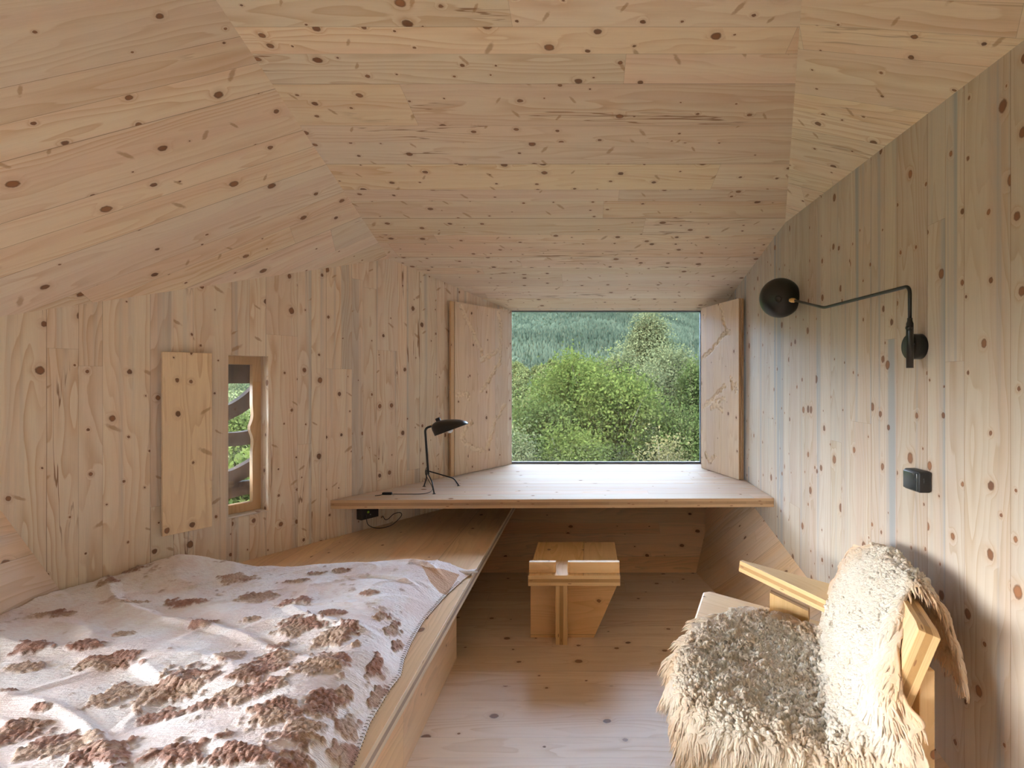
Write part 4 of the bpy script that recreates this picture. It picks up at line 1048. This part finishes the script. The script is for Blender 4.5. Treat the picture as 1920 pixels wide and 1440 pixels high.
def leaf_cloud(rng, centers, sig, n_per, size, up=.4):
    n = len(centers)*n_per
    c = np.repeat(centers, n_per, 0)+rng.normal(size=(n, 3))*sig
    d1 = rng.normal(size=(n, 3)); d1 /= np.linalg.norm(d1, axis=1, keepdims=True)
    nn = rng.normal(size=(n, 3)); nn[:, 2] = np.abs(nn[:, 2])+up; d2 = np.cross(d1, nn); d2 /= np.linalg.norm(d2, axis=1, keepdims=True)+1e-9
    s = size*rng.uniform(.6, 1.3, size=(n, 1))
    d3 = np.cross(d1, d2)
    v = np.stack([c-d1*s*.5, c+d2*s*.33+d3*s*.06, c+d1*s*.55, c-d2*s*.33+d3*s*.06], 1).reshape(-1, 3)
    f = np.arange(n*4).reshape(-1, 4)
    return v, f
def shrub(kind, loc, rad, n_tips, n_per, size, mat, label, cat, group, seed, trunk=.04, sig=.13, shape=1.0, low=-.6):
    rng = np.random.RandomState(seed); rs = random.Random(seed)
    root = empty(kind, loc); tag(root, label, cat, group)
    L = V(loc); R = V(rad)
    tips = []; nb = 14
    lobes = [(V((rs.uniform(-.6, .6), rs.uniform(-.6, .6), rs.uniform(-.2, .75))), rs.uniform(.35, .6)) for _ in range(11)]+[(V((0, 0, .1)), .72)]
    while len(tips) < n_tips:
        lb, lr = rs.choice(lobes)
        d = V((rs.gauss(0, 1), rs.gauss(0, 1), rs.gauss(0, 1))).normalized()*lr*rs.uniform(.72, 1.05)
        p = lb+d
        if p.z < low or p.length > 1.15: continue
        k = 1-shape*.0
        wdt = 1.0 if shape >= 1 else (1-.68*max(0, (p.z+.3)/1.4))
        tips.append((p.x*R.x*wdt, p.y*R.y*wdt, (p.z+1)*R.z))
    tips = np.array(tips)
    v, f = leaf_cloud(rng, tips, sig, n_per, size)
    o = np_mesh('foliage', v, f, [mat], root); o.matrix_parent_inverse = Matrix.Identity(4)
    bm = bmesh.new()
    tube_bm(bm, [(0, 0, -.3), (.02*R.x, 0, R.z*.5), (-.03*R.x, .02, R.z*1.2)], [trunk, trunk*.8, trunk*.35], 7)
    for k in range(nb*2):
        t = tips[rs.randrange(len(tips))]; b = V((0, 0, R.z*rs.uniform(.1, .7)))
        tube_bm(bm, [b, b.lerp(V(t), .5)+V((0, 0, .08*R.z)), V(t)], [trunk*.45, trunk*.25, trunk*.08], 5)
    me = bpy.data.meshes.new('branches'); bm.to_mesh(me); bm.free()
    o = link_mesh('branches', me, [M['bark']], root); o.matrix_parent_inverse = Matrix.Identity(4)
    return root
G_ = -1.7
def place(px, Y, top_py):
    X = (px-1100)/980*Y; top = 1.5-(top_py-712)/980*Y; return X, top
def sh_(kind, px, Y, top_py, hw, tips, per, size, mat, label, cat, seed, **k):
    X, top = place(px, Y, top_py); hz = (top-G_)/2.05; r = hw/980*Y
    return shrub(kind, (X, Y, G_), (r, r, hz), tips, per, size, M[mat], label, cat, 'shrubs and trees outside the big window', seed, **k)
sh_('leafy_shrub', 1125, 12.0, 668, 132, 713, 75, 0.067, 'leaf_c', 'broad bright green shrub filling the middle of the big window', 'shrub', 1, sig=.16)
sh_('leafy_shrub', 1000, 10.5, 752, 88, 482, 68, 0.061, 'leaf_a', 'lower green shrub at the left of the big window', 'shrub', 2, sig=.14)
sh_('leafy_shrub', 1072, 9.2, 800, 62, 299, 62, 0.053, 'leaf_c', 'rounded green shrub low at the centre of the window, in front of the broad one', 'shrub', 3, sig=.12)
sh_('leafy_shrub', 1270, 10.8, 765, 70, 379, 62, 0.059, 'leaf_a', 'green shrub at the lower right of the big window', 'shrub', 4, sig=.13)
sh_('leafy_shrub', 1238, 8.6, 828, 42, 149, 50, 0.043, 'leaf_d', 'sparse dry-leaved shrub low at the right beneath the window', 'shrub', 5, sig=.12)
sh_('leafy_shrub', 960, 8.8, 812, 50, 195, 56, 0.045, 'leaf_b', 'greyish green shrub at the lower left corner of the big window', 'shrub', 6, sig=.12)
sh_('leafy_tree', 1216, 17.0, 588, 84, 1035, 75, 0.070, 'leaf_b', 'tall pointed grey-green tree rising at the right behind the broad shrub', 'tree', 7, sig=.18, shape=.5, trunk=.09)
sh_('leafy_tree', 1268, 15.5, 652, 74, 644, 75, 0.070, 'leaf_b', 'grey-green tree shoulder just right of the tall pointed one', 'tree', 8, sig=.17, trunk=.08)
sh_('leafy_tree', 1322, 13.5, 685, 45, 345, 68, 0.066, 'leaf_a', 'darker green tree at the right edge of the window, behind the carved shutter', 'tree', 9, sig=.16, trunk=.08)
sh_('leafy_shrub', 1180, 14.0, 655, 66, 482, 68, 0.070, 'leaf_b', 'muted green shrub between the broad bright one and the tall tree', 'shrub', 10, sig=.15)
# shrubs seen through the narrow window
def sw_(px, Y, top_py, r, mat, label, seed):
    X, top = place(px, Y, top_py); hz = (top-G_)/2.05
    shrub('leafy_shrub', (X, Y, G_), (r, r, hz), 160, 40, .10, M[mat], label, 'shrub', 'shrubs seen through the narrow window', seed, sig=.16)
sw_(445, 30.0, 712, 2.4, 'leaf_b', 'distant grey-green shrub high in the slim window', 21)
sw_(440, 17.0, 776, .9, 'leaf_c', 'bright green shrub halfway up the slim window', 22)
sw_(440, 7.5, 835, 1.1, 'leaf_c', 'low bright green bush near the foot of the slim window', 23)
# broadleaf trees in the valley
proto = None; rs = random.Random(12)
spots = []
for q in range(2500):
    if len(spots) >= 110: break
    Y = rs.uniform(75, 250); px = rs.uniform(925, 1150) if q % 4 else rs.uniform(1150, 1350); tp = 752-(Y-75)/175*80+rs.uniform(-6, 8)
    X = (px-1100)/980*Y; top = 1.5-(tp-712)/980*Y; r = rs.uniform(2.2, 3.4)
    if any(math.hypot(X-a, Y-b) < (r+c)*1.3 for a, b, c in spots): continue
    spots.append((X, Y, r))
    lab = 'rounded broadleaf tree in the valley woods at the foot of the hillside'
    if proto is None:
        proto = shrub('valley_tree', (0, 0, 0), (1, 1, 1), 260, 16, .20, M['broad'], lab, 'tree', 'broadleaf trees at the foot of the hill', 40, trunk=.06, sig=.10)
        o = proto
    else:
        o = proto.copy(); C.objects.link(o)
        for c_ in proto.children:
            d_ = c_.copy(); C.objects.link(d_); d_.parent = o
    o.location = (X, Y, top-2*r*1.05); o.scale = (r, r, r*1.05); o.rotation_euler = (0, 0, rs.uniform(0, 6))
